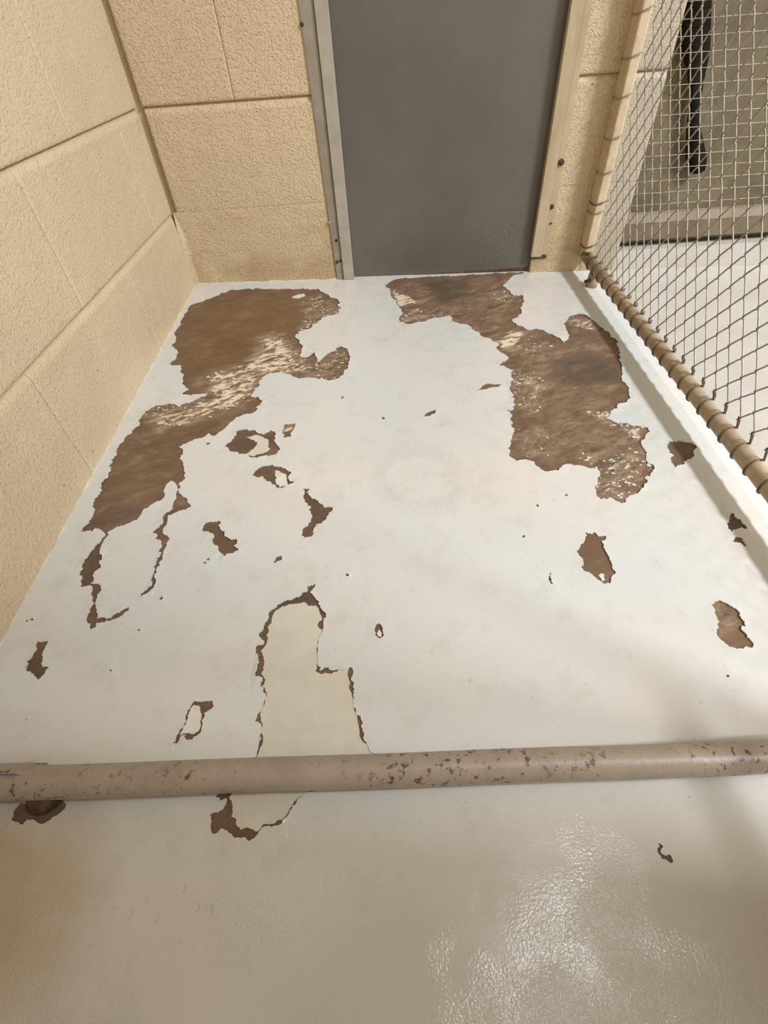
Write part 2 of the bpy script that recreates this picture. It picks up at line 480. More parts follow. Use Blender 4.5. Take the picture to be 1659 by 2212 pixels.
# outlines of bare patches, islands and tints on the slab, in metres (x, y)
HOLES={'A':[(0.0155,-0.1238),(0.045,-0.1),(0.0625,-0.0885),(0.1011,-0.0459),(0.1431,-0.0398),(0.1704,-0.0398),(0.1986,-0.0462),(0.2309,-0.0509),(0.2532,-0.0485),(0.2899,-0.0534),(0.3263,-0.0563),(0.3443,-0.0556),(0.3546,-0.079),(0.371,-0.0953),(0.3852,-0.1161),(0.3967,-0.1315),(0.3954,-0.1551),(0.4044,-0.1697),(0.4013,-0.2012),(0.383,-0.2131),(0.3591,-0.2287),(0.3481,-0.2492),(0.3377,-0.2734),(0.307,-0.2874),(0.3036,-0.3148),(0.3155,-0.3386),(0.3252,-0.3834),(0.3227,-0.3975),(0.34,-0.4056),(0.3534,-0.3853),(0.3609,-0.4139),(0.3586,-0.4342),(0.3735,-0.4077),(0.3874,-0.3911),(0.4017,-0.374),(0.4126,-0.3616),(0.4263,-0.3757),(0.4333,-0.4081),(0.4297,-0.4454),(0.4216,-0.4774),(0.4064,-0.4954),(0.3821,-0.497),(0.3641,-0.4896),(0.3428,-0.4852),(0.3216,-0.4839),(0.3025,-0.47),(0.2875,-0.4626),(0.2699,-0.4648),(0.2564,-0.4703),(0.2467,-0.4887),(0.248,-0.5103),(0.2404,-0.5278),(0.2367,-0.548),(0.2541,-0.5519),(0.2616,-0.5693),(0.2582,-0.5911),(0.2516,-0.6015),(0.2361,-0.6059),(0.2184,-0.6154),(0.2094,-0.6355),(0.2001,-0.6525),(0.1847,-0.6688),(0.1785,-0.6612),(0.1671,-0.6726),(0.1451,-0.6833),(0.1302,-0.6965),(0.1419,-0.7131),(0.1408,-0.7264),(0.1523,-0.7486),(0.1594,-0.7657),(0.1602,-0.7861),(0.159,-0.7979),(0.1603,-0.8135),(0.1691,-0.8215),(0.1863,-0.8466),(0.1688,-0.8565),(0.1565,-0.8647),(0.159,-0.8787),(0.1562,-0.892),(0.1616,-0.9022),(0.1672,-0.9041),(0.1708,-0.9219),(0.1692,-0.9343),(0.171,-0.9495),(0.1678,-0.9554),(0.1696,-0.97),(0.1735,-0.99),(0.1724,-0.9981),(0.1646,-1.0067),(0.158,-1.0129),(0.1578,-1.0065),(0.1649,-0.9957),(0.1688,-0.9898),(0.1653,-0.9699),(0.1635,-0.9522),(0.1617,-0.9339),(0.1632,-0.9215),(0.1579,-0.9117),(0.1485,-0.9097),(0.1426,-0.898),(0.147,-0.8866),(0.1519,-0.8766),(0.1495,-0.8679),(0.1527,-0.8557),(0.1607,-0.8508),(0.1549,-0.8135),(0.1546,-0.8019),(0.1512,-0.7939),(0.1467,-0.7877),(0.1389,-0.7845),(0.1342,-0.793),(0.1338,-0.8067),(0.1389,-0.8203),(0.136,-0.8295),(0.1215,-0.8399),(0.1128,-0.8467),(0.1114,-0.8591),(0.1093,-0.8695),(0.0963,-0.8775),(0.0808,-0.8853),(0.0727,-0.8916),(0.0735,-0.9048),(0.073,-0.9207),(0.074,-0.9301),(0.0834,-0.9458),(0.0851,-0.9607),(0.0809,-0.9749),(0.0816,-0.9862),(0.0974,-0.991),(0.0996,-1.0033),(0.1001,-1.0139),(0.1019,-1.0218),(0.1071,-1.0298),(0.1111,-1.0425),(0.1243,-1.0435),(0.1329,-1.0363),(0.1438,-1.0287),(0.1511,-1.022),(0.1492,-1.0314),(0.1428,-1.0392),(0.1316,-1.0453),(0.1253,-1.0462),(0.1141,-1.0488),(0.1146,-1.0561),(0.1103,-1.059),(0.1064,-1.0545),(0.1056,-1.0497),(0.1002,-1.047),(0.0965,-1.0344),(0.0958,-1.0268),(0.0943,-1.0137),(0.0879,-1.0028),(0.0871,-0.9947),(0.0826,-0.989),(0.0677,-0.9925),(0.0662,-0.9827),(0.0604,-0.9712),(0.0607,-0.9596),(0.0561,-0.9446),(0.06,-0.9357),(0.0629,-0.9203),(0.0671,-0.9045),(0.0668,-0.893),(0.0597,-0.8877),(0.0506,-0.8839),(0.0479,-0.8905),(0.0306,-0.8904),(0.0348,-0.8661),(0.034,-0.8466),(0.0278,-0.8373),(0.025,-0.8261),(0.0276,-0.8035),(0.0245,-0.7797),(0.0256,-0.7467),(0.0222,-0.7071),(0.0188,-0.6839),(0.0217,-0.6651),(0.0303,-0.6485),(0.0375,-0.6212),(0.0325,-0.6),(0.0358,-0.5841),(0.0502,-0.5657),(0.0722,-0.5614),(0.0945,-0.5699),(0.1216,-0.5587),(0.1464,-0.5343),(0.1223,-0.5329),(0.0902,-0.5339),(0.1041,-0.514),(0.0854,-0.4947),(0.081,-0.4631),(0.0669,-0.4427),(0.0645,-0.4192),(0.0403,-0.4177),(0.0451,-0.3939),(0.0433,-0.3654),(0.0189,-0.338),(0.0215,-0.3039),(0.009,-0.2713),(0.0147,-0.2387),(0.0099,-0.1954),(0.0137,-0.1597)],
'B':[(0.5259,-0.0388),(0.547,-0.0133),(0.5828,-0.0065),(0.634,-0.0022),(0.6956,0.0013),(0.7572,0.0036),(0.8084,0.0043),(0.8707,0.009),(0.9126,0.013),(0.9033,-0.006),(0.8818,-0.0116),(0.8615,-0.0364),(0.833,-0.0805),(0.8394,-0.0978),(0.8507,-0.1369),(0.874,-0.1387),(0.8695,-0.1698),(0.8498,-0.2282),(0.8349,-0.2557),(0.8189,-0.2685),(0.8272,-0.2918),(0.847,-0.3196),(0.8659,-0.3122),(0.8849,-0.3223),(0.8993,-0.3489),(0.9121,-0.3786),(0.9323,-0.3511),(0.9335,-0.3169),(0.9386,-0.2907),(0.9639,-0.2556),(0.9929,-0.2483),(1.0061,-0.2773),(1.016,-0.314),(1.0256,-0.3491),(1.0353,-0.3869),(1.0158,-0.4364),(1.0012,-0.4938),(0.9892,-0.5274),(0.9922,-0.5604),(0.9831,-0.585),(0.9681,-0.6115),(0.9477,-0.6192),(0.9295,-0.6413),(0.9171,-0.6575),(0.9268,-0.669),(0.9448,-0.6755),(0.947,-0.6647),(0.9481,-0.6756),(0.9659,-0.682),(0.9803,-0.6881),(0.9795,-0.6987),(0.9629,-0.7158),(0.9552,-0.723),(0.9508,-0.7426),(0.9482,-0.7617),(0.943,-0.7708),(0.9432,-0.7823),(0.9496,-0.7872),(0.9341,-0.8131),(0.9243,-0.8148),(0.9238,-0.8276),(0.9117,-0.8396),(0.8919,-0.853),(0.8797,-0.8584),(0.8729,-0.8692),(0.8612,-0.8655),(0.8554,-0.8572),(0.8369,-0.8604),(0.8323,-0.8521),(0.8373,-0.8318),(0.8558,-0.8026),(0.8541,-0.7892),(0.8341,-0.7836),(0.8195,-0.7806),(0.8112,-0.777),(0.7974,-0.7818),(0.7883,-0.7926),(0.7726,-0.794),(0.7596,-0.7844),(0.7541,-0.7681),(0.7427,-0.7628),(0.7235,-0.7642),(0.715,-0.752),(0.7219,-0.7256),(0.7378,-0.6802),(0.7361,-0.6639),(0.7434,-0.6364),(0.7377,-0.6217),(0.7504,-0.6196),(0.7535,-0.596),(0.7603,-0.5718),(0.7564,-0.5462),(0.7686,-0.5138),(0.7761,-0.4867),(0.7648,-0.4754),(0.7534,-0.4639),(0.7619,-0.4499),(0.7758,-0.4397),(0.7749,-0.4245),(0.7592,-0.4003),(0.7566,-0.3923),(0.7669,-0.381),(0.7549,-0.3557),(0.7439,-0.3466),(0.7327,-0.3375),(0.7312,-0.3203),(0.7162,-0.3062),(0.7108,-0.2835),(0.6777,-0.2676),(0.675,-0.2347),(0.649,-0.247),(0.6361,-0.2413),(0.6123,-0.2583),(0.5716,-0.2692),(0.5501,-0.2585),(0.5486,-0.2444),(0.5567,-0.2165),(0.5536,-0.1868),(0.5458,-0.1557),(0.5376,-0.1235),(0.534,-0.0906),(0.5206,-0.05)],
'C':[(0.2111,-0.7008),(0.2261,-0.6758),(0.2262,-0.6589),(0.2392,-0.6532),(0.2599,-0.6558),(0.2773,-0.6689),(0.2911,-0.656),(0.2997,-0.6629),(0.3024,-0.6847),(0.3149,-0.7131),(0.309,-0.7262),(0.2915,-0.7275),(0.2776,-0.7334),(0.2588,-0.7258),(0.2436,-0.7237),(0.2234,-0.7106)],
'C2':[(0.3144,-0.6413),(0.3347,-0.6399),(0.3322,-0.6622),(0.3293,-0.679),(0.3189,-0.6817),(0.3125,-0.666)],
'D':[(0.2757,-0.7777),(0.2795,-0.7655),(0.2923,-0.7548),(0.3064,-0.7522),(0.3217,-0.7593),(0.3327,-0.7682),(0.3371,-0.7828),(0.3486,-0.7993),(0.3407,-0.8037),(0.3277,-0.8108),(0.319,-0.8077),(0.3075,-0.7934),(0.2945,-0.7807),(0.282,-0.7821)],
'E':[(0.3639,-0.8157),(0.3762,-0.8155),(0.3699,-0.8217),(0.3791,-0.8353),(0.3918,-0.8451),(0.4018,-0.8565),(0.4152,-0.8589),(0.408,-0.8744),(0.4009,-0.8861),(0.3892,-0.904),(0.3849,-0.9152),(0.3751,-0.918),(0.3705,-0.9081),(0.3733,-0.8966),(0.3827,-0.8853),(0.383,-0.8715),(0.3748,-0.8498),(0.3669,-0.8347)],
'F':[(0.2175,-0.8913),(0.2191,-0.8812),(0.2292,-0.88),(0.2407,-0.8788),(0.2414,-0.889),(0.2525,-0.8995),(0.2645,-0.9163),(0.2729,-0.9141),(0.2758,-0.9231),(0.2716,-0.9277),(0.2795,-0.9373),(0.2617,-0.9472),(0.2509,-0.9361),(0.2366,-0.915),(0.23,-0.9018),(0.219,-0.898)],
'G':[(0.3341,-0.9608),(0.3377,-0.9505),(0.3456,-0.9493),(0.3457,-0.9568),(0.3367,-0.9624)],
'Hs':[(0.6906,-0.5519),(0.7042,-0.5365),(0.7201,-0.5309),(0.7307,-0.5348),(0.7443,-0.5376),(0.7252,-0.5443),(0.7095,-0.5498),(0.692,-0.5552)],
'I':[(0.5752,-0.6326),(0.5924,-0.6164),(0.6034,-0.6123),(0.6006,-0.6226),(0.584,-0.632)],
'J':[(0.3451,-1.2231),(0.3487,-1.212),(0.3509,-1.2007),(0.3487,-1.1858),(0.3387,-1.1817),(0.3421,-1.178),(0.3443,-1.1718),(0.3482,-1.1593),(0.3495,-1.1512),(0.3461,-1.1445),(0.3416,-1.1418),(0.3426,-1.1308),(0.3329,-1.1279),(0.3343,-1.1201),(0.3364,-1.1113),(0.3333,-1.1021),(0.3285,-1.0992),(0.3283,-1.0917),(0.3374,-1.0883),(0.3386,-1.0836),(0.3315,-1.0775),(0.3297,-1.0716),(0.3345,-1.0609),(0.3385,-1.0499),(0.3451,-1.0366),(0.3552,-1.0274),(0.3662,-1.0246),(0.377,-1.0196),(0.3803,-1.0131),(0.3869,-1.0123),(0.3974,-0.9991),(0.3908,-1.0135),(0.3981,-1.0226),(0.4064,-1.0359),(0.4145,-1.0488),(0.4115,-1.0609),(0.4096,-1.0747),(0.4064,-1.088),(0.4065,-1.1011),(0.4075,-1.1157),(0.4115,-1.125),(0.432,-1.124),(0.4472,-1.121),(0.4488,-1.1381),(0.4516,-1.1548),(0.4551,-1.1741),(0.4618,-1.1851),(0.4626,-1.1956),(0.4665,-1.2074),(0.4754,-1.2232),(0.3972,-1.259),(0.3892,-1.273),(0.3809,-1.2816),(0.366,-1.2822),(0.3591,-1.2896),(0.3526,-1.2942),(0.3457,-1.2911),(0.3365,-1.2899),(0.3298,-1.2849),(0.3189,-1.2875),(0.3137,-1.2845),(0.3096,-1.2706),(0.3217,-1.2669),(0.3233,-1.2567),(0.3123,-1.2554)],
'K':[(0.7938,-0.9257),(0.8066,-0.9257),(0.8097,-0.9339),(0.8211,-0.9344),(0.8169,-0.94),(0.8119,-0.9413),(0.8108,-0.9584),(0.8127,-0.9724),(0.8107,-0.9912),(0.8127,-0.9992),(0.8048,-1.0053),(0.8011,-1.0128),(0.7915,-1.0162),(0.7851,-1.0096),(0.7778,-0.999),(0.7681,-0.9881),(0.7733,-0.9707),(0.7702,-0.9623),(0.7831,-0.9458)],
'L':[(0.9179,-1.054),(0.9333,-1.0476),(0.9405,-1.0537),(0.947,-1.061),(0.946,-1.0745),(0.9446,-1.0866),(0.9381,-1.0896),(0.9402,-1.1004),(0.9438,-1.11),(0.9374,-1.1149),(0.9279,-1.1165),(0.9177,-1.1141),(0.9094,-1.1076),(0.9058,-1.1012),(0.9121,-1.0865),(0.9166,-1.0711),(0.9197,-1.0587)],
'M':[(0.9919,-0.7417),(1.0007,-0.7275),(1.0204,-0.7264),(1.0391,-0.7337),(1.0428,-0.7464),(1.0284,-0.766),(1.0072,-0.7807),(0.9961,-0.7879),(0.9829,-0.7941),(0.9836,-0.7834),(0.9945,-0.7642),(0.9912,-0.7499)],
'N':[(1.0121,-0.9143),(1.0222,-0.8991),(1.028,-0.8993),(1.0309,-0.912),(1.0306,-0.9304),(1.017,-0.9297),(1.0057,-0.9337)],
'O':[(0.9966,-0.9495),(1.008,-0.9427),(1.0154,-0.9459),(1.0154,-0.9589),(1.0114,-0.9621),(1.0066,-0.9542)],
'P':[(0.0462,-1.0714),(0.0517,-1.074),(0.0598,-1.072),(0.0601,-1.0834),(0.0636,-1.0959),(0.0649,-1.1036),(0.0716,-1.1071),(0.0743,-1.1178),(0.0708,-1.1235),(0.0634,-1.1184),(0.0583,-1.1162),(0.0495,-1.1105),(0.0454,-1.0996),(0.0492,-1.092),(0.0499,-1.0819)],
'Q':[(0.266,-1.1559),(0.2741,-1.1571),(0.2887,-1.1572),(0.286,-1.1671),(0.281,-1.1707),(0.2812,-1.1799),(0.2827,-1.1908),(0.2754,-1.1959),(0.2751,-1.1985),(0.2654,-1.1964),(0.2654,-1.1929),(0.2604,-1.1954),(0.2585,-1.2023),(0.2539,-1.2021),(0.2577,-1.1882),(0.2602,-1.1718),(0.2607,-1.1662)],
'R':[(0.4774,-1.0802),(0.4803,-1.0656),(0.484,-1.0637),(0.4883,-1.0718),(0.4898,-1.0807),(0.4853,-1.0853)],
'S':[(0.1158,-1.2545),(0.1589,-1.2558),(0.1583,-1.2627),(0.1505,-1.2683),(0.1449,-1.2734),(0.1348,-1.2709),(0.126,-1.269),(0.1232,-1.2737),(0.1146,-1.2711),(0.1081,-1.2622)],
'T':[(0.7449,-1.3067),(0.7449,-1.3148),(0.7521,-1.316),(0.7541,-1.3205),(0.7504,-1.3227),(0.744,-1.3196),(0.7424,-1.3157)],
'U':[(0.7177,-1.0055),(0.7253,-0.9929),(0.7237,-1.0154),(0.7196,-1.0132)],
'V':[(0.184,-1.016),(0.1894,-1.0109),(0.189,-1.0175)],
'V2':[(0.1774,-0.6874),(0.1849,-0.6869),(0.1852,-0.6925),(0.1791,-0.6921)],
'd0':[(0.0217,-1.0405),(0.0232,-1.0385),(0.0264,-1.04),(0.0264,-1.0427)],
'd1':[(0.0164,-1.0423),(0.018,-1.0404),(0.0211,-1.0418),(0.0211,-1.0446)],
'd2':[(0.7321,-0.869),(0.7357,-0.8662),(0.7381,-0.8683),(0.7357,-0.8721)],
'd3':[(0.7828,-0.8483),(0.7866,-0.8454),(0.7889,-0.8476),(0.7863,-0.8515)],
'd4':[(0.4165,-0.5611),(0.4201,-0.5566),(0.4239,-0.56),(0.4222,-0.5661)],
'd5':[(0.4961,-0.633),(0.4997,-0.629),(0.5031,-0.632),(0.5012,-0.6376)],
'd6':[(0.4379,-0.9872),(0.4405,-0.9849),(0.4431,-0.9866),(0.4419,-0.9897)],
'd7':[(0.1696,-1.0617),(0.1714,-1.0598),(0.1742,-1.0612),(0.1739,-1.0638)],
'd8':[(0.1525,-1.1152),(0.1542,-1.1135),(0.1569,-1.1148),(0.1566,-1.1171)],
'd9':[(0.232,-0.9569),(0.2342,-0.9545),(0.2372,-0.9563),(0.2366,-0.9596)],
'd10':[(0.2355,-0.9513),(0.2376,-0.9489),(0.2407,-0.9507),(0.2401,-0.954)],
'd11':[(0.89,-1.1487),(0.8929,-1.1471),(0.8945,-1.1483),(0.8923,-1.1505)],
'd12':[(0.6973,-0.9288),(0.7006,-0.9263),(0.7029,-0.9282),(0.7008,-0.9316)]}
ISLES={'C':[(0.2474,-0.6746),(0.2649,-0.6683),(0.2799,-0.6763),(0.2911,-0.6911),(0.2947,-0.7075),(0.2861,-0.7206),(0.2709,-0.7278),(0.2506,-0.721),(0.2676,-0.706),(0.2715,-0.6924),(0.2609,-0.6824)],
'D':[(0.3125,-0.7659),(0.3232,-0.7719),(0.3329,-0.7826),(0.3384,-0.8008),(0.3247,-0.8091),(0.3172,-0.7978),(0.3164,-0.7818)],
'E':[(0.3863,-0.9055),(0.3909,-0.8907),(0.3997,-0.8888),(0.3955,-0.9026),(0.3883,-0.9089)],
'J':[(0.3468,-1.2245),(0.3502,-1.2121),(0.3529,-1.2007),(0.3502,-1.1851),(0.3478,-1.1812),(0.3457,-1.1734),(0.3495,-1.1594),(0.3507,-1.1513),(0.3472,-1.1437),(0.3432,-1.1411),(0.3441,-1.1309),(0.3401,-1.1256),(0.3409,-1.1168),(0.3409,-1.1079),(0.3375,-1.0986),(0.3357,-1.0948),(0.3399,-1.0893),(0.3411,-1.0818),(0.3396,-1.0621),(0.3443,-1.045),(0.3507,-1.0368),(0.3613,-1.0315),(0.3742,-1.0297),(0.3853,-1.028),(0.3951,-1.0337),(0.405,-1.0432),(0.4094,-1.0547),(0.4089,-1.0688),(0.4056,-1.0861),(0.4048,-1.0992),(0.4061,-1.1174),(0.4099,-1.1269),(0.4287,-1.1262),(0.4455,-1.1233),(0.447,-1.138),(0.4498,-1.1548),(0.453,-1.1725),(0.4571,-1.1834),(0.4595,-1.1955),(0.4634,-1.2073),(0.4732,-1.2231),(0.396,-1.259),(0.3879,-1.272),(0.3781,-1.2776),(0.3646,-1.2802),(0.3562,-1.2857),(0.3489,-1.2826),(0.3423,-1.2844),(0.3368,-1.2793),(0.3311,-1.2732),(0.3257,-1.2568)],
'K':[(0.7876,-1.0007),(0.7931,-0.9983),(0.7964,-1.0016),(0.7957,-1.0087),(0.7898,-1.0116)],
'Q':[(0.2679,-1.1598),(0.2731,-1.1613),(0.2781,-1.1706),(0.2797,-1.1817),(0.2794,-1.1889),(0.2728,-1.1926),(0.2651,-1.1916),(0.2596,-1.1936),(0.2605,-1.1883),(0.2636,-1.1701)],
'R':[(0.4818,-1.0813),(0.4829,-1.0726),(0.4864,-1.0767),(0.4857,-1.083)],
'A1':[(0.2734,-0.1046),(0.2862,-0.0858),(0.3057,-0.0802),(0.3105,-0.0956),(0.2949,-0.1092)]}
ZONES={'prim':[(0.78,0.02,[(0.1156,-0.49),(0.1409,-0.4437),(0.1805,-0.4429),(0.2029,-0.4037),(0.2276,-0.3698),(0.2148,-0.3088),(0.2474,-0.2873),(0.2898,-0.3139),(0.3208,-0.3973),(0.3609,-0.441),(0.36,-0.4799),(0.3061,-0.4702),(0.2564,-0.4703),(0.2413,-0.5337),(0.2322,-0.5619),(0.207,-0.5881),(0.1611,-0.6174),(0.1421,-0.6318),(0.1085,-0.5604),(0.1508,-0.54)]),
(0.66,0.012,[(0.0322,-0.5944),(0.0592,-0.5631),(0.1281,-0.5727),(0.1414,-0.6292),(0.0966,-0.6394),(0.0802,-0.6484)]),
(0.5,0.012,[(0.2971,-0.1335),(0.3466,-0.0934),(0.4023,-0.1695),(0.3993,-0.2055),(0.3484,-0.2534),(0.3066,-0.2834),(0.3156,-0.1993)]),
(0.5,0.012,[(0.3573,-0.4408),(0.4127,-0.3638),(0.4309,-0.4184),(0.4063,-0.4922),(0.3641,-0.4896)]),
(0.95,0.008,[(0.5324,-0.0681),(0.59,-0.1275),(0.6019,-0.1599),(0.5495,-0.1764)]),
(0.5,0.012,[(0.5588,-0.1771),(0.6728,-0.1956),(0.6475,-0.2608),(0.5499,-0.2631)]),
(0.55,0.02,[(0.7714,-0.0981),(0.8405,-0.0923),(0.8672,-0.1696),(0.8017,-0.1952)]),
(0.85,0.01,[(0.759,-0.356),(0.8047,-0.3167),(0.847,-0.3196),(0.7906,-0.4063),(0.7655,-0.3889)]),
(0.75,0.012,[(0.9509,-0.2547),(1.0061,-0.2773),(1.0077,-0.3394),(0.9528,-0.3095)]),
(0.52,0.02,[(0.7756,-0.4796),(0.822,-0.4966),(0.8458,-0.5516),(0.7894,-0.6333),(0.7528,-0.6079)]),
(0.45,0.02,[(0.7979,-0.391),(0.8618,-0.3293),(0.8928,-0.3733),(0.8553,-0.4559),(0.7978,-0.4667)]),
(0.66,0.012,[(0.8767,-0.6326),(0.928,-0.6355),(0.977,-0.688),(0.9504,-0.7227),(0.915,-0.6738)]),
(0.56,0.02,[(0.8271,-0.7212),(0.8675,-0.7669),(0.9549,-0.728),(0.9466,-0.7893),(0.8841,-0.8505),(0.8617,-0.794),(0.8352,-0.7699)]),
(0.6,0.02,[(0.8454,-0.8065),(0.924,-0.8233),(0.874,-0.8621),(0.8337,-0.8522)]),
(0.42,0.02,[(0.7412,-0.6642),(0.8067,-0.6997),(0.7864,-0.7766),(0.7214,-0.7594)]),
(0.28,0.03,[(0.5265,-0.0212),(0.8862,-0.0144),(0.874,-0.1387),(0.831,-0.2739),(0.9121,-0.3786),(1.0061,-0.2773),(0.9904,-0.5603),(0.9223,-0.6522),(0.9783,-0.6933),(0.9466,-0.7893),(0.8726,-0.866),(0.8337,-0.8522),(0.8496,-0.7934),(0.7214,-0.7594),(0.7794,-0.4799),(0.748,-0.3469),(0.5503,-0.2539)]),
(0.1,0.02,[(0.0308,-0.883),(0.0343,-0.6512),(0.1317,-0.6899),(0.1845,-0.8447),(0.1091,-0.8519)]),
(0.5,0.01,[(0.9179,-1.054),(0.9333,-1.0476),(0.947,-1.061),(0.9195,-1.0954),(0.9058,-1.1012),(0.9166,-1.0711)]),
(0.85,0.006,[(0.3144,-0.6413),(0.3347,-0.6399),(0.3322,-0.6622),(0.3125,-0.666)])],
'soot':[(0.9,0.02,[(0.8707,-0.4421),(0.9619,-0.4176),(0.9956,-0.4935),(0.9828,-0.5403),(0.9021,-0.5485),(0.8544,-0.5191)]),
(0.9,0.015,[(0.6167,-0.0284),(0.7444,-0.0149),(0.7395,-0.1175),(0.6659,-0.175),(0.6384,-0.1205)]),
(0.5,0.012,[(0.9335,-0.3169),(0.9996,-0.3641),(0.9312,-0.384)]),
(0.6,0.015,[(0.0348,-0.8661),(0.1046,-0.8373),(0.1109,-0.8661),(0.0741,-0.8883),(0.0479,-0.8871)]),
(0.8,0.01,[(0.0694,-0.9939),(0.0581,-0.9653),(0.0615,-0.9234),(0.0748,-0.9048),(0.0873,-0.9666),(0.0825,-0.9917)]),
(0.75,0.006,[(0.2757,-0.7777),(0.2795,-0.7655),(0.2923,-0.7548),(0.3064,-0.7522),(0.3217,-0.7593),(0.3327,-0.7682),(0.3371,-0.7828),(0.3486,-0.7993),(0.3407,-0.8037),(0.3277,-0.8108),(0.319,-0.8077),(0.3075,-0.7934),(0.2945,-0.7807),(0.282,-0.7821)]),
(0.65,0.006,[(0.3639,-0.8157),(0.3762,-0.8155),(0.3699,-0.8217),(0.3791,-0.8353),(0.3918,-0.8451),(0.4018,-0.8565),(0.4152,-0.8589),(0.408,-0.8744),(0.4009,-0.8861),(0.3892,-0.904),(0.3849,-0.9152),(0.3751,-0.918),(0.3705,-0.9081),(0.3733,-0.8966),(0.3827,-0.8853),(0.383,-0.8715),(0.3748,-0.8498),(0.3669,-0.8347)]),
(0.4,0.006,[(0.2111,-0.7008),(0.2261,-0.6758),(0.2262,-0.6589),(0.2392,-0.6532),(0.2599,-0.6558),(0.2773,-0.6689),(0.2911,-0.656),(0.2997,-0.6629),(0.3024,-0.6847),(0.3149,-0.7131),(0.309,-0.7262),(0.2915,-0.7275),(0.2776,-0.7334),(0.2588,-0.7258),(0.2436,-0.7237),(0.2234,-0.7106)]),
(0.8,0.006,[(1.0121,-0.9143),(1.0222,-0.8991),(1.028,-0.8993),(1.0309,-0.912),(1.0306,-0.9304),(1.017,-0.9297),(1.0057,-0.9337)]),
(0.7,0.006,[(0.9966,-0.9495),(1.008,-0.9427),(1.0154,-0.9459),(1.0154,-0.9589),(1.0114,-0.9621),(1.0066,-0.9542)]),
(0.45,0.006,[(0.0462,-1.0714),(0.0517,-1.074),(0.0598,-1.072),(0.0601,-1.0834),(0.0636,-1.0959),(0.0649,-1.1036),(0.0716,-1.1071),(0.0743,-1.1178),(0.0708,-1.1235),(0.0634,-1.1184),(0.0583,-1.1162),(0.0495,-1.1105),(0.0454,-1.0996),(0.0492,-1.092),(0.0499,-1.0819)]),
(0.4,0.006,[(0.2175,-0.8913),(0.2191,-0.8812),(0.2292,-0.88),(0.2407,-0.8788),(0.2414,-0.889),(0.2525,-0.8995),(0.2645,-0.9163),(0.2729,-0.9141),(0.2758,-0.9231),(0.2716,-0.9277),(0.2795,-0.9373),(0.2617,-0.9472),(0.2509,-0.9361),(0.2366,-0.915),(0.23,-0.9018),(0.219,-0.898)]),
(0.55,0.006,[(0.266,-1.1559),(0.2741,-1.1571),(0.2887,-1.1572),(0.286,-1.1671),(0.281,-1.1707),(0.2812,-1.1799),(0.2827,-1.1908),(0.2754,-1.1959),(0.2751,-1.1985),(0.2654,-1.1964),(0.2654,-1.1929),(0.2604,-1.1954),(0.2585,-1.2023),(0.2539,-1.2021),(0.2577,-1.1882),(0.2602,-1.1718),(0.2607,-1.1662)]),
(0.35,0.006,[(0.9919,-0.7417),(1.0007,-0.7275),(1.0204,-0.7264),(1.0391,-0.7337),(1.0428,-0.7464),(1.0284,-0.766),(1.0072,-0.7807),(0.9961,-0.7879),(0.9829,-0.7941),(0.9836,-0.7834),(0.9945,-0.7642),(0.9912,-0.7499)]),
(0.5,0.006,[(0.3341,-0.9608),(0.3377,-0.9505),(0.3456,-0.9493),(0.3457,-0.9568),(0.3367,-0.9624)]),
(0.8,0.006,[(0.1158,-1.2545),(0.1589,-1.2558),(0.1583,-1.2627),(0.1505,-1.2683),(0.1449,-1.2734),(0.1348,-1.2709),(0.126,-1.269),(0.1232,-1.2737),(0.1146,-1.2711),(0.1081,-1.2622)]),
(0.8,0.006,[(0.7449,-1.3067),(0.7449,-1.3148),(0.7521,-1.316),(0.7541,-1.3205),(0.7504,-1.3227),(0.744,-1.3196),(0.7424,-1.3157)]),
(0.9,0.006,[(0.7177,-1.0055),(0.7253,-0.9929),(0.7237,-1.0154),(0.7196,-1.0132)]),
(0.8,0.006,[(0.184,-1.016),(0.1894,-1.0109),(0.189,-1.0175)]),
(0.95,0.006,[(0.3306,-1.0775),(0.3373,-1.0478),(0.3531,-1.0252),(0.3785,-1.0152),(0.3868,-1.0116),(0.3999,-1.0227),(0.4164,-1.0488),(0.4095,-1.0568),(0.3991,-1.0377),(0.3761,-1.0304),(0.3508,-1.0379),(0.3395,-1.0641),(0.3394,-1.0836)])],
'tan':[(1,0.01,[(0.9179,-1.054),(0.9333,-1.0476),(0.946,-1.0745),(0.9438,-1.11),(0.9279,-1.1165),(0.9049,-1.1012)]),
(0.8,0.006,[(0.3096,-0.6411),(0.3347,-0.6399),(0.3341,-0.6816),(0.3141,-0.6805)]),
(0.6,0.05,[(0.0155,-0.1238),(0.3081,-0.0548),(0.3066,-0.2834),(0.1927,-0.4303),(0.1156,-0.49),(0.0486,-0.3937)])]}
MARKS=[(0.2632,-1.3355,0.00,0.0035),(0.2518,-1.3460,-0.20,0.0035),(0.2409,-1.3447,2.21,0.0035),(0.2771,-1.3498,-0.10,0.0035),(0.2960,-1.3291,0.00,0.0035),(0.3117,-1.3434,0.00,0.0035),(0.3246,-1.3447,0.10,0.0035)]


# ------------------------------------------------------------------ room shell
X1, Y1 = 5.0, -3.8
ZJ, CH, BL = 0.1747, 0.2032, 0.4064   # first bed joint, course height, block length
DOOR_X0, DOOR_X1 = 0.400, 0.935       # rough opening of the grey hatch
ND_X0, ND_X1 = 1.154, 1.80            # opening in the next run
OPEN_TOP = 0.80
ZJ, CH, BL = 0.1747, 0.2032, 0.4064   # first bed joint, course height, block length

